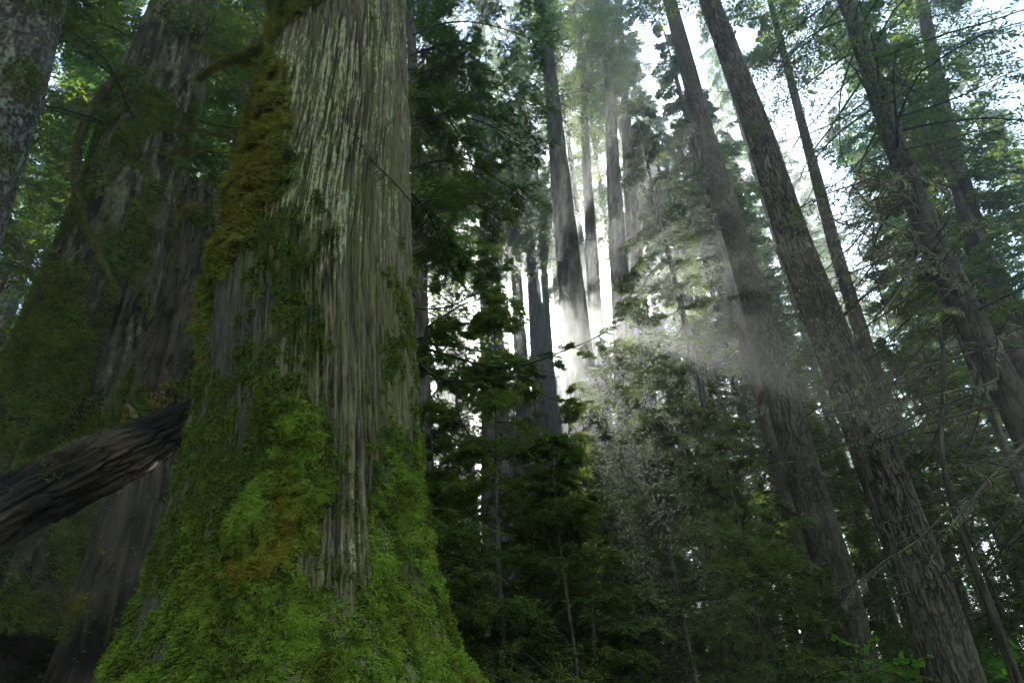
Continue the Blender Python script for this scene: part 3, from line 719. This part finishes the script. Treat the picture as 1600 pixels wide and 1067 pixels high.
# ---- left-hand trunks
tree('mossy_tree', 'leaning mossy trunk with pale lichen patches and a wide foot behind the fallen log', 'tree',
     [(292, 0), (262, 110), (222, 250), (180, 390), (128, 540), (60, 740), (-20, 1000)], 10.5, 32, 170, 450, 'bark_mossy', 61,
     crown_z=12.5, crown_kw=dict(nb=110, L0=4.0, L1=0.9, ntw=18, nlf=10, ll=0.16, lw=0.022), nseg=130, dz=0.05, amp=0.05, kx=5, kz=0.5, flute=0.10, flare=0.5,
     dead=[dict(z0=4, z1=11, nb=12, L0=1.6, az=(-120, 20))])
tree('conifer_tree', 'lichen-plated trunk cut off by the top left corner', 'tree',
     [(46, -20), (-2, 120), (-56, 250), (-130, 440), (-260, 800)], 7.0, 28, 112, 60, 'bark_lichen', 62,
     crown_z=14, crown_kw=dict(nb=60, L0=3.2, L1=0.9), nseg=140, dz=0.035, amp=0.035, kx=8, kz=3)
tree('conifer_tree', 'dark narrow trunk just left of the big cedar near the top', 'tree',
     [(412, 0), (396, 120), (378, 260), (350, 480)], 14, 32, 26, 100, 'bark_red', 63,
     crown_z=13.5, crown_kw=dict(nb=90, L0=3.4, L1=0.9), nseg=28)

lean_trunk = [o for o in bpy.data.objects['mossy_tree'].children if o.name.startswith('trunk')][0]
moss_on(lean_trunk, bpy.data.objects['mossy_tree'], 110000, lambda c, n: (sstep(0.40, 0.62, fbm(c * np.array([2.2, 2.2, 0.8]), 3, 301) + 0.16 * np.clip(-n[:, 0], 0, 1) + 0.1 * sstep(6, 2, c[:, 2]) - 0.04) + 0.01) * (n[:, 1] < 0.35) * (c[:, 2] < 15), 0.08, 0.007, 71, 0.12, 0.8, 'trunk_moss')
corner = [o for o in col.objects if o.get('label', '').startswith('lichen-plated')][0]
ct = [o for o in corner.children if o.name.startswith('trunk')][0]
moss_on(ct, corner, 12000, lambda c, n: (sstep(0.52, 0.66, fbm(c * 1.6, 3, 305)) + 0.004) * (n[:, 1] < 0.4) * (c[:, 2] > 4) * (c[:, 2] < 14), 0.06, 0.006, 72, 0.3, 1.0, 'trunk_moss')

# broken snag
def snag():
    g = np.random.default_rng(5)
    P, rr, zg = axis_from([(322, 272), (300, 400), (262, 600), (225, 800)], 9.3, at(322, 278, 9.3)[2], 68, 400, 0.4)
    rr = np.maximum(rr, 0.34)
    root = empty('broken_snag', (P[0, 0], P[0, 1], zg), 'broken-off rotten reddish snag between the leaning mossy trunk and the big cedar', 'dead tree')
    o, C, r2 = trunk_mesh(P, rr, M['rot'], root, 110, 0.05, 0.10, 5, 0.45, 9, flute=0.25)
    co = np.empty(len(o.data.vertices) * 3, dtype=np.float32); o.data.vertices.foreach_get('co', co); co = co.reshape(-1, 3)
    top = co[:, 2].max(); k = sstep(top - 0.9, top, co[:, 2])
    co[:, 2] -= k * 0.8 * (fbm(co * np.array([7, 7, 0.2]), 3, 77)) * 1.3     # jagged top
    o.data.vertices.foreach_set('co', co.ravel()); o.data.update()
    moss_on(o, root, 14000, lambda c, n: (sstep(0.55, 0.7, fbm(c * 1.8, 3, 309)) + 0.01) * (n[:, 1] < 0.4), 0.07, 0.007, 73, 0.5, 0.5)
snag()

# curved mossy limb on the leaning tree, and short stubs of the cedar
def curve_pts(pix, Y0, Y1, n=40):
    pts = np.array([at(x, y, Y0 + (Y1 - Y0) * i / (len(pix) - 1)) for i, (x, y) in enumerate(pix)])
    s = np.linspace(0, len(pts) - 1, n)
    C = np.stack([np.interp(s, np.arange(len(pts)), pts[:, k]) for k in range(3)], -1)
    for k in range(3):
        C[:, k] = smooth_curve(s, C[:, k], 5)
    return C
def mossy_limb(parent, pix, Y0, Y1, ra, rb, seed, dens=1.0, name='mossy_limb', mat='bark_mossy', moss=True, lab=None):
    g = np.random.default_rng(seed)
    C = curve_pts(pix, Y0, Y1); rr = np.linspace(ra, rb, len(C))
    o, C2, r2 = trunk_mesh(C, rr, M[mat], parent, 18, 0.04, 0.012, 12, 12, seed, name)
    if lab: o['label'] = lab
    if moss:
        L = np.linalg.norm(np.diff(C2, axis=0), axis=1).sum(); n = int(5200 * L * dens * max(ra, 0.03) / 0.06)
        k = g.integers(0, len(C2), n); dirv = norm(g.normal(size=(n, 3))); 
        p = C2[k] + dirv * r2[k][:, None] * 0.9
        d0 = norm(dirv * 0.5 + np.array([0, 0, -1.1]) + 0.4 * g.normal(size=(n, 3))); l = 0.05 * (0.5 + g.random(n)); sd_ = norm(np.cross(d0, dirv)) * 0.004
        V = np.stack([p, p + d0 * l[:, None] * .5 + sd_, p + d0 * l[:, None], p + d0 * l[:, None] * .5 - sd_], 1).reshape(-1, 3)
        t = np.repeat(0.1 + g.random(n) * 0.5, 4); r_ = np.repeat(np.clip(0.6 + 0.3 * g.normal(size=n), 0, 1), 4)
        m = mk('limb_moss', V, np.arange(4 * n).reshape(n, 4), M['moss'], None, False, {'tint': t, 'rust': r_})
        m.parent = o
    return o
lean = [o for o in col.objects if o.name.startswith('mossy_tree')][0]
mossy_limb(lean, [(250, 85), (215, 95), (180, 120), (145, 165), (122, 215), (117, 270), (122, 320), (138, 365), (165, 400)], 10.0, 9.0, 0.115, 0.04, 1, lab='long curved moss-covered limb bowing down to the left')
mossy_limb(lean, [(122, 300), (135, 350), (150, 390), (185, 450)], 9.2, 8.8, 0.03, 0.012, 2)
mossy_limb(lean, [(255, 205), (300, 200), (340, 208), (375, 215)], 10.0, 9.6, 0.035, 0.015, 3)
mossy_limb(lean, [(238, 240), (290, 236), (345, 235)], 10.0, 9.6, 0.022, 0.01, 4)
mossy_limb(cedar_root, [(440, 62), (405, 75), (370, 88), (335, 104), (310, 122)], 5.6, 6.6, 0.075, 0.03, 5, lab='moss-covered limb stub reaching left near the top')
mossy_limb(cedar_root, [(420, 110), (400, 100), (372, 95), (330, 80), (300, 70)], 5.8, 6.8, 0.03, 0.01, 6)

# ------------------------------------------------------------------ fallen log
def log():
    g = np.random.default_rng(3)
    b = at(-10, 808, 4.95); c = at(300, 655, 6.75); a = b - (c - b) * 0.2; d = c + (c - b) * 0.30
    P = np.array([a, b, c, d]); r = np.array([0.25, 0.24, 0.215, 0.19])
    e0 = a + (a - b) / np.linalg.norm(a - b) * 3.0
    P = np.vstack([e0, P]); r = np.concatenate([[0.34], r])
    root = empty('fallen_log', tuple(e0), 'dark rotting fallen log leaning against the left side of the big cedar', 'log')
    o, C, rr = trunk_mesh(P, r, M['logbark'], root, 180, 0.018, 0.0, 5, 5, 1, flute=0.0, name='log_body')
    co = np.empty(len(o.data.vertices) * 3, dtype=np.float32); o.data.vertices.foreach_get('co', co); co = co.reshape(-1, 3).astype(float)
    ax = norm(P[-1] - P[0]); t = (co - P[0]) @ ax; q = co - P[0] - t[:, None] * ax
    nq = norm(q)
    s = np.concatenate([q * 5.5, ], 1); s = q * 7.0 + ax * (t * 1.3)[:, None]
    f = fbm(s, 4, 200); f2 = fbm(q * 28 + ax * (t * 2.0)[:, None], 3, 210); f3 = fbm(co * 1.7, 2, 205)
    ck = sstep(0, 0.05, np.abs(f - 0.5)); ck2 = sstep(0, 0.07, np.abs(f2 - 0.5))
    disp = 0.035 * (ck - 0.6) + 0.02 * (ck2 - 0.6) + 0.10 * (f2 - 0.5) + 0.09 * (f3 - 0.5)
    hh = np.clip(0.45 + 0.22 * ck * (0.5 + 0.5 * ck2) + 1.1 * (f3 - 0.5) + 0.5 * (f2 - 0.5), 0, 1)
    co = co + nq * disp[:, None]
    o.data.vertices.foreach_set('co', co.astype(np.float32).ravel()); o.data.update()
    o.data.attributes['height'].data.foreach_set('value', hh.astype(np.float32))
    st = trunk_mesh(np.array([at(212, 655, 6.2), at(205, 640, 6.15), at(196, 632, 6.1)]), np.array([0.035, 0.03, 0.02]), M['dead'], root, 10, 0.03, 0.01, 20, 20, 1, 'stub')[0]
    st['label'] = 'pale broken branch stub on top of the log'
    n = 9000; kk = g.integers(0, len(co), n * 3)
    up = nq[kk][:, 2] > 0.35; mn = fbm(co[kk] * 2.5, 3, 220) > 0.60
    kk = kk[up & mn][:n]; n = len(kk)
    p = co[kk]; d0 = norm(nq[kk] * 0.5 + 0.6 * g.normal(size=(n, 3)) + np.array([0, 0, -.3])); l = 0.04 * (0.5 + g.random(n)); sd_ = norm(np.cross(d0, nq[kk])) * 0.004
    V = np.stack([p, p + d0 * l[:, None] * .5 + sd_, p + d0 * l[:, None], p + d0 * l[:, None] * .5 - sd_], 1).reshape(-1, 3)
    mk('log_moss', V, np.arange(4 * n).reshape(n, 4), M['moss'], root, False, {'tint': np.repeat(g.random(n) * 0.5, 4), 'rust': np.repeat(g.random(n) * 0.3, 4)})
log()

# ------------------------------------------------------------------ near cedar boughs right of the big trunk
def boughs():
    g = np.random.default_rng(77)
    def bough(name, pix, Y0, Y1, r0_, mat, ntw, L, nlf, label, sub=5, ll=0.045, lw=0.007, leafy=1.0, parent=cedar_root, smin=0.25):
        C = curve_pts(pix, Y0, Y1, 14)[None]
        gb = Geo(); gl = Geo()
        tubes(C, (r0_ * np.linspace(1, 0.42, 14))[None], 6, gb)
        tw, tl, ts = child(C, ntw, smin, 0.98, L, 30, 70, 0.22, 6, 0.0, 0.22, 0.45, g)
        tubes(tw, np.outer(np.ones(len(tw)) * max(r0_ * 0.4, 0.004), np.linspace(1, 0.45, 6)), 4, gb)
        t2, l2, s2 = child(tw, sub, 0.15, 0.98, tl * 0.42, 30, 60, 0.15, 4, 0, 0.15, 0.5, g)
        tubes(t2, np.outer(np.ones(len(t2)) * 0.003, np.linspace(1, 0.4, 4)), 3, gb)
        k = g.random(len(t2)) < leafy
        leaves(t2[k], nlf, ll, lw, gl, g=g, a0=40, a1=60, smin=0.1, tip=0.55, flat=0.2); leaves(tw, nlf, ll, lw, gl, g=g, smin=0.5, tip=0.5, flat=0.2)
        b = gb.build(name, M['twig'], parent); b['label'] = label
        f = gl.build('spray', M[mat], None); f.parent = b
    T = 'bough'
    big = [
     ([(636, 60), (700, 30), (780, 40), (860, 75)], 6.0, 7.2, 0.95), ([(636, 120), (690, 105), (760, 130), (850, 175)], 6.0, 7.5, 0.95),
     ([(636, 200), (700, 175), (770, 195), (840, 240)], 6.1, 7.6, 0.9), ([(638, 10), (690, -20), (760, -25), (850, 0)], 6.1, 7.4, 1.0),
     ([(640, 330), (690, 300), (735, 310), (790, 350)], 6.2, 7.6, 0.8), ([(640, 265), (700, 245), (760, 265), (830, 320)], 6.6, 8.2, 0.9),
     ([(640, 400), (680, 380), (725, 400), (765, 440)], 6.6, 8.2, 0.6), ([(636, 150), (680, 160), (720, 210), (750, 290)], 5.9, 7.0, 0.7),
     ([(636, 90), (680, 70), (720, 100), (745, 160)], 5.8, 6.6, 0.8), ([(640, 300), (660, 320), (690, 370), (700, 450)], 6.4, 7.2, 0.6)]
    for pix, Y0, Y1, L in big:
        bough('bough', pix, Y0, Y1, 0.016, 'cedar_leaf', 30, L * 0.8, 20, 'dark leafy bough spreading right from the trunk', ll=0.055, lw=0.0062, sub=8, smin=0.08)
    # the fine arching bough in front of the glow
    bough('bough', [(656, 545), (690, 545), (730, 562), (775, 588), (800, 580), (818, 563), (860, 562), (905, 545), (945, 515), (985, 500)], 6.3, 6.6, 0.015, 'cedar_leaf', 15, 0.42, 18,
          'thin arching bough whose bright tip hangs in the glow', sub=7, ll=0.06, lw=0.0075, smin=0.12)
    bough('bough', [(650, 560), (672, 590), (715, 598), (760, 592), (778, 589)], 6.3, 6.4, 0.016, 'cedar_leaf', 10, 0.32, 11, 'curved bough joining the thin arching one', sub=6, ll=0.06, lw=0.010)
    bough('bough', [(715, 600), (712, 640), (735, 690), (775, 700)], 6.3, 6.6, 0.012, 'cedar_leaf', 4, 0.2, 6, 'bare drooping bough curling below the glow', leafy=0.3)
    bough('bough', [(800, 583), (840, 610), (870, 632), (920, 630), (955, 624)], 6.4, 6.8, 0.005, 'young', 8, 0.22, 10, 'slender hanging shoot below the glow', ll=0.06, lw=0.010, smin=0.4)
    bough('bough', [(640, 480), (700, 488), (745, 455), (765, 425), (795, 420)], 6.6, 7.2, 0.010, 'cedar_leaf', 14, 0.4, 12, 'wiry bough crossing the bright mist', leafy=0.8, ll=.055, lw=.009)
    bough('bough', [(655, 600), (650, 545), (672, 520), (700, 515)], 6.2, 6.6, 0.008, 'cedar_leaf', 18, 0.55, 13, 'short leafy bough beside the trunk edge', ll=.06, lw=.011, sub=7)
    bough('bough', [(655, 330), (612, 280), (570, 240), (548, 200)], 4.25, 4.45, 0.007, 'twig', 9, 0.30, 1, 'dead twig lying across the lichen-streaked trunk face', sub=4, leafy=0.0, ll=0.01, lw=0.002)
boughs()

# ------------------------------------------------------------------ copies
def copy_tree(o, parent=None):
    c = o.copy(); col.objects.link(c)
    if parent is not None: c.parent = parent
    for ch in list(o.children): copy_tree(ch, c)
    return c

def proto_conifer(seed, H, cz, L0, kind, fol, r=0.38, fine=False):
    g = np.random.default_rng(seed)
    z = np.linspace(-0.5, H, 40); P = np.stack([0.25 * np.sin(z * 0.08 + seed), 0.25 * np.cos(z * 0.07 + seed), z], -1); P[:, :2] -= P[0, :2]
    rr = r * np.clip((H - z) / H, 0.03, 1) ** 0.8 * (1 + 0.3 * np.exp(-np.maximum(z, 0) / 0.8))
    root = empty(kind, (0, 0, 0))
    _, C, rr = trunk_mesh(P, rr, M['bark_far'], root, 18, 0.4, 0.03, 5, 1, seed)
    crown(root, C, rr, cz, H - 0.3, int(3.1 * (H - cz)), L0, 0.7, g, (fol, 'twig'), ntw=20, nlf=13, ll=0.26, lw=0.040, rb=0.02, twl=0.5, droop=0.32, pitch=(20, -25))
    deadwood(root, C, rr, 3, cz, 30, 1.6, g, mat='twig')
    return root
def proto_mid(seed, H, cz, L0, fol, r):
    g = np.random.default_rng(seed)
    z = np.linspace(-0.5, H, 40); P = np.stack([0.25 * np.sin(z * 0.08 + seed), 0.25 * np.cos(z * 0.07 + seed), z], -1); P[:, :2] -= P[0, :2]
    rr = r * np.clip((H - z) / H, 0.03, 1) ** 0.8 * (1 + 0.3 * np.exp(-np.maximum(z, 0) / 0.8))
    root = empty('conifer_tree', (0, 0, 0))
    _, C, rr = trunk_mesh(P, rr, M['bark_far'], root, 24, 0.3, 0.03, 6, 1, seed)
    crown(root, C, rr, cz, H - 0.3, int(3.3 * (H - cz)), L0, 0.6, g, (fol, 'twig'), ntw=18, nlf=8, ll=0.15, lw=0.032, rb=0.018, twl=0.5, sub=3, pitch=(20, -22), droop=0.3)
    deadwood(root, C, rr, 2, cz, 26, 1.6, g, mat='twig')
    return root
mids = [proto_mid(311, 30, 7, 4.2, 'foliage', 0.26), proto_mid(312, 24, 3, 4.0, 'young', 0.2), proto_mid(313, 34, 12, 4.4, 'foliage_blue', 0.3), proto_mid(314, 15, 1.5, 3.4, 'young', 0.13)]
mlab = ['green conifer with drooping boughs in the middle of the stand', 'bright-green low-crowned conifer between the big trunks', 'bluish conifer with a high crown in the middle of the stand', 'small drooping conifer of the middle of the stand']
mspots = [(-120, 18, 0), (20, 15, 2), (120, 21, 2), (330, 20, 0), (230, 27, 2), (400, 26, 2), (60, 28, 0), (-60, 24, 2), (330, 16, 2), (560, 20, 0),
          (1060, 31, 3), (1135, 21, 1), (1165, 28, 0), (1230, 24, 1), (1195, 27, 0), (1235, 24, 0), (1260, 33, 2), (1200, 40, 0), (830, 27, 3), (700, 46, 3), (755, 50, 1), (805, 44, 1), (840, 50, 0), (960, 52, 0), (1290, 28, 3), (1360, 26, 3), (1440, 24, 3), (1520, 30, 1), (1600, 22, 3),
          (1630, 20, 2), (1700, 15, 1), (1400, 36, 3), (1250, 36, 3), (1500, 20, 3), (1560, 12.5, 3), (700, 34, 3), (800, 38, 3), (840, 46, 1), (740, 46, 1), (960, 42, 1), (1680, 25, 0), (690, 47, 0), (730, 50, 2), (775, 46, 0), (815, 50, 2), (855, 47, 0), (900, 50, 2), (950, 47, 0), (1000, 50, 2), (1090, 34, 0), (1180, 30, 2), (1620, 30, 1)]
HIGH = [(700, 34), (800, 35), (868, 37), (940, 34), (1012, 36), (1075, 34)]
gm = np.random.default_rng(31); um = [False] * 4
for (px, Y, k) in mspots:
    x = float(at(px, 700, Y)[0]); o = mids[k] if not um[k] else copy_tree(mids[k]); um[k] = True
    o.location = (x, Y, float(ground_z(x, Y))); o.rotation_euler = (R(gm.normal() * 1.5), R(gm.normal() * 1.5), gm.random() * 6.28)
    s = 0.85 + 0.3 * gm.random(); o.scale = (s, s, s)
    tag(o, mlab[k], 'tree', 'conifers in the middle of the stand (kind %s)' % ('one', 'two', 'three', 'four')[k])
protos = [proto_conifer(301, 40, 11, 4.8, 'conifer_tree', 'foliage'), proto_conifer(302, 44, 15, 4.4, 'conifer_tree', 'foliage_blue'),
          proto_conifer(303, 34, 5, 4.8, 'conifer_tree', 'foliage', 0.33), proto_conifer(304, 26, 2, 4.2, 'conifer_tree', 'foliage_blue', 0.26),
          proto_conifer(305, 42, 19, 4.0, 'conifer_tree', 'foliage', 0.36)]
FG = 'background forest conifers'
flab = ['distant dark-green conifer with mid-height crown in the background forest', 'distant bluish conifer with high crown in the background forest',
        'distant bushy green conifer in the background forest', 'distant low-crowned bluish conifer in the background forest', 'distant bare-stemmed conifer with a high crown in the background forest']
gF = np.random.default_rng(2024)
spots = []
def sun_gap(x, y):
    # the stand is thinner in the direction of the glow
    a = math.degrees(math.atan2(x, y))
    if -9 < a < 14: return 0.0 if y < 44 else 0.8
    if 20 < a < 33 and y < 60: return 0.15 if y < 38 else 0.6
    return 1.0
tries = 0
while len(spots) < 150 and tries < 9000:
    tries += 1
    y = 30 + 70 * gF.random() ** 1.3; x = (gF.random() * 2 - 1) * (0.95 * y + 4)
    if gF.random() > sun_gap(x, y): continue
    a = math.degrees(math.atan2(x, y))
    if y < 30 and 14 < a < 30 and gF.random() < 0.6: continue
    if min([math.hypot(x - q[0], y - q[1]) for q in spots] + [99]) < 2.6: continue
    spots.append((x, y))
used = [False] * 5
for i, (x, y) in enumerate(spots):
    k = int(gF.integers(0, 5))
    if y < 30: k = (0, 2, 3, 1, 0)[k]
    if -11 < math.degrees(math.atan2(x, y)) < 16: k = 3
    if not used[k]: o = protos[k]; used[k] = True
    else: o = copy_tree(protos[k])
    o.location = (x, y, float(ground_z(x, y))); o.rotation_euler = (R(gF.normal() * 1.2), R(gF.normal() * 1.2), gF.random() * 6.28)
    s = 0.8 + 0.35 * gF.random(); o.scale = (s, s, s)
    tag(o, flab[k], 'tree', FG + ' (kind %s)' % ('one', 'two', 'three', 'four', 'five')[k])

for (px, Y) in HIGH:
    x = float(at(px, 700, Y)[0]); o = copy_tree(protos[4]); o.location = (x, Y, float(ground_z(x, Y))); o.rotation_euler = (0, 0, px); o.scale = (1.0, 1.0, 1.40)
    tag(o, flab[4], 'tree', FG + ' (kind five)')

for k_, (x, y, k) in enumerate([(-9.5, 2.5, 0), (-12, -4, 2), (-7.5, -8, 0), (-15, 6, 2), (-17, 0, 0), (-13, 11, 2)]):
    o = copy_tree(protos[k]); o.location = (x, y, float(ground_z(x, y))); o.rotation_euler = (0, 0, k_ * 1.7)
    tag(o, 'conifer of the near stand to the left of the leaning mossy trunk', 'tree', 'near conifers at the left')

for (px, Y, k, sx_, sz_) in [(1308, 27, 1, 0.6, 1.05), (1290, 38, 0, 0.8, 1.2)]:
    x = float(at(px, 700, Y)[0]); o = copy_tree(protos[k]); o.location = (x, Y, float(ground_z(x, Y))); o.rotation_euler = (0, 0, px); o.scale = (sx_, sx_, sz_)
    tag(o, flab[k], 'tree', FG + ' (kind %s)' % ('one', 'two')[k])

# ---- understory: young hemlocks
def proto_young(seed, H, L0, nb=46):
    g = np.random.default_rng(seed)
    z = np.linspace(-0.3, H, 24); P = np.stack([0.05 * np.sin(z + seed), 0.05 * np.cos(z * 0.8 + seed), z], -1); P[:, :2] -= P[0, :2]
    rr = 0.05 * H / 6 * np.clip((H - z) / H, 0.05, 1)
    root = empty('young_hemlock', (0, 0, 0))
    _, C, rr = trunk_mesh(P, rr, M['bark_far'], root, 10, 0.15, 0.006, 12, 5, seed)
    crown(root, C, rr, 0.5, H - 0.1, nb, L0, 0.35, g, ('young', 'twig'), ntw=18, nlf=13, ll=0.072, lw=0.0105, rb=0.011, sub=5, droop=0.3, pitch=(45, -25), twl=0.6, jit=0.28, flat=0.35)
    return root
yp = [proto_young(401, 7.0, 2.6, 54), proto_young(402, 5.4, 2.3, 46), proto_young(403, 9.5, 3.0, 70)]
ylab = ['dark feathery young hemlock of middling height in the understory', 'short dark young hemlock in the understory', 'taller young hemlock in the understory']
yspots = [  # pixel column of the stem, distance, which
    (790, 9.0, 0), (700, 11.0, 0), (930, 9.6, 0), (1010, 12.5, 2), (860, 12.5, 1), (1120, 12.0, 0), (1080, 9.5, 1), (960, 15, 2),
    (740, 15, 0), (1190, 15.5, 2), (820, 17, 0), (660, 9.3, 1), (1250, 13, 1), (900, 8.6, 1), (1050, 17, 2), (690, 13.5, 0), (1000, 10.8, 1),
    (1180, 11.0, 1), (1330, 20, 2), (1480, 18, 2), (1600, 14, 2), (200, 15, 2), (60, 17, 2), (330, 16, 2), (-40, 14, 0), (1420, 24, 2), (1120, 20, 2)]
gy = np.random.default_rng(9); usedy = [False] * 3
for (px, Y, k) in yspots:
    p = at(px, 1000, Y); x = p[0]
    o = yp[k] if not usedy[k] else copy_tree(yp[k]); usedy[k] = True
    o.location = (float(x), Y, float(ground_z(x, Y))); o.rotation_euler = (R(gy.normal() * 2), R(gy.normal() * 2), gy.random() * 6.28)
    s = 0.85 + 0.25 * gy.random(); o.scale = (s, s, s)
    tag(o, ylab[k], 'tree', 'young hemlocks in the understory (%s)' % ('middling', 'short', 'tall')[k])

# ---- maples low on the right
def maple(seed, H=1.6, W=1.1):
    g = np.random.default_rng(seed)
    root = empty('vine_maple', (0, 0, 0))
    nb = 16
    a = g.random(nb) * 6.28; L = H * (0.6 + 0.5 * g.random(nb)); u = np.linspace(0, 1, 8)
    d = np.stack([np.cos(a) * 0.55, np.sin(a) * 0.55, np.ones(nb)], -1); d = norm(d)
    P = L[:, None, None] * (u[None, :, None] * d[:, None, :] + np.array([0, 0, -.35]) * (u ** 2)[None, :, None] + 0.25 * W / H * np.stack([np.cos(a), np.sin(a), 0 * a], -1)[:, None, :] * (u ** 2)[None, :, None])
    gb = Geo(); gl = Geo(); tubes(P, np.outer(np.full(nb, 0.012), np.linspace(1, .3, 8)), 5, gb)
    tw, tl, _ = child(P, 12, 0.25, 0.98, L * 0.35, 30, 70, 0.1, 4, 0.1, 0.3, 0.4, g); tubes(tw, np.outer(np.full(len(tw), 0.004), np.linspace(1, .4, 4)), 3, gb)
    leaves(tw, 12, 0.075, 0.032, gl, g=g, a0=40, a1=90, flat=0.7, tip=0.1, droop=0.5)
    gb.build('stems', M['twig'], root); gl.build('leaves', M['maple'], root)
    return root
mp = maple(1)
for k, (px, py, Y) in enumerate([(1405, 1015, 12.5), (1268, 990, 12.5), (1110, 1050, 11.5), (1310, 1050, 12.6), (1590, 960, 14), (1150, 1000, 18), (1420, 1050, 20), (1590, 1050, 10), (1210, 1045, 13.5), (1360, 1000, 22)]):
    o = mp if k == 0 else copy_tree(mp)
    p = at(px, py, Y); gz_ = float(ground_z(p[0], Y)); s = max(0.9, (p[2] - gz_) / 1.25)
    o.location = (float(p[0]), Y, gz_); o.rotation_euler = (0, 0, k * 1.3); o.scale = (s, s, s)
    tag(o, 'bright green leafy maple bush low among the trunks on the right', 'shrub', 'bright maple bushes')

# ---- ferns and low growth
def ground_cover():
    g = np.random.default_rng(55)
    n = 2600
    x = (g.random(n) * 2 - 1) * 14; y = 2.5 + 14 * g.random(n)
    x[:900] = -7.5 + 7 * g.random(900); y[:900] = 5 + 6 * g.random(900)
    k = (np.hypot(x - cedar_axis(0)[0], y - CY0) > 1.9) & (np.hypot(x, y) > 2.2); x = x[k]; y = y[k]; n = len(x)
    z = ground_z(x, y); nf = 7
    a = g.random((n, nf)) * 6.28; L = 0.22 + 0.3 * g.random((n, nf)); u = np.linspace(0, 1, 5)
    d = np.stack([np.cos(a) * .8, np.sin(a) * .8, 0.7 + 0 * a], -1)
    b = np.stack([x, y, z], -1)
    P = (b[:, None, None, :] + L[..., None, None] * (u[:, None] * d[..., None, :] + np.array([0, 0, -0.6]) * (u ** 2)[:, None])).reshape(-1, 5, 3)
    gl = Geo(); leaves(P, 14, 0.07, 0.010, gl, g=g, a0=55, a1=75, tip=0.7, flat=0.1)
    o = gl.build('ground_cover', M['fern']); tag(o, 'low ferns and leafy growth on the dark forest floor', 'undergrowth', kind='stuff')
    # litter of fallen twigs
    n = 1500; x = (g.random(n) * 2 - 1) * 10; y = 2.5 + 10 * g.random(n); z = ground_z(x, y) + 0.05
    a = g.random(n) * 6.28; L = 0.3 + 0.7 * g.random(n); d = np.stack([np.cos(a), np.sin(a), 0.25 * g.normal(size=n)], -1); u = np.linspace(0, 1, 4)
    P = np.stack([x, y, z], -1)[:, None, :] + L[:, None, None] * u[None, :, None] * d[:, None, :] + 0.03 * g.normal(size=(n, 4, 3))
    gt = Geo(); tubes(P, np.outer(np.full(n, 0.008), np.linspace(1, .4, 4)), 4, gt)
    tag(gt.build('twig_litter', M['twig']), 'fallen twigs scattered over the forest floor', 'litter', kind='stuff')
ground_cover()

# ------------------------------------------------------------------ haze
def haze():
    lo = np.array([-340, -320, -30.0]); hi = np.array([340, 440, 62.0])
    V = np.array([[x, y, z] for x in (lo[0], hi[0]) for y in (lo[1], hi[1]) for z in (lo[2], hi[2])])
    Q = np.array([[0, 1, 3, 2], [4, 6, 7, 5], [0, 4, 5, 1], [2, 3, 7, 6], [0, 2, 6, 4], [1, 5, 7, 3]])
    m, nt, out = newmat('haze')
    v = nt.nodes.new('ShaderNodeVolumePrincipled'); v.inputs['Color'].default_value = (0.90, 0.97, 0.95, 1)
    v.inputs['Density'].default_value = HAZE_DENS; v.inputs['Anisotropy'].default_value = HAZE_ANISO
    nt.links.new(v.outputs[0], out.inputs['Volume'])
    tag(mk('haze', V, Q, m), kind='stuff')
haze()
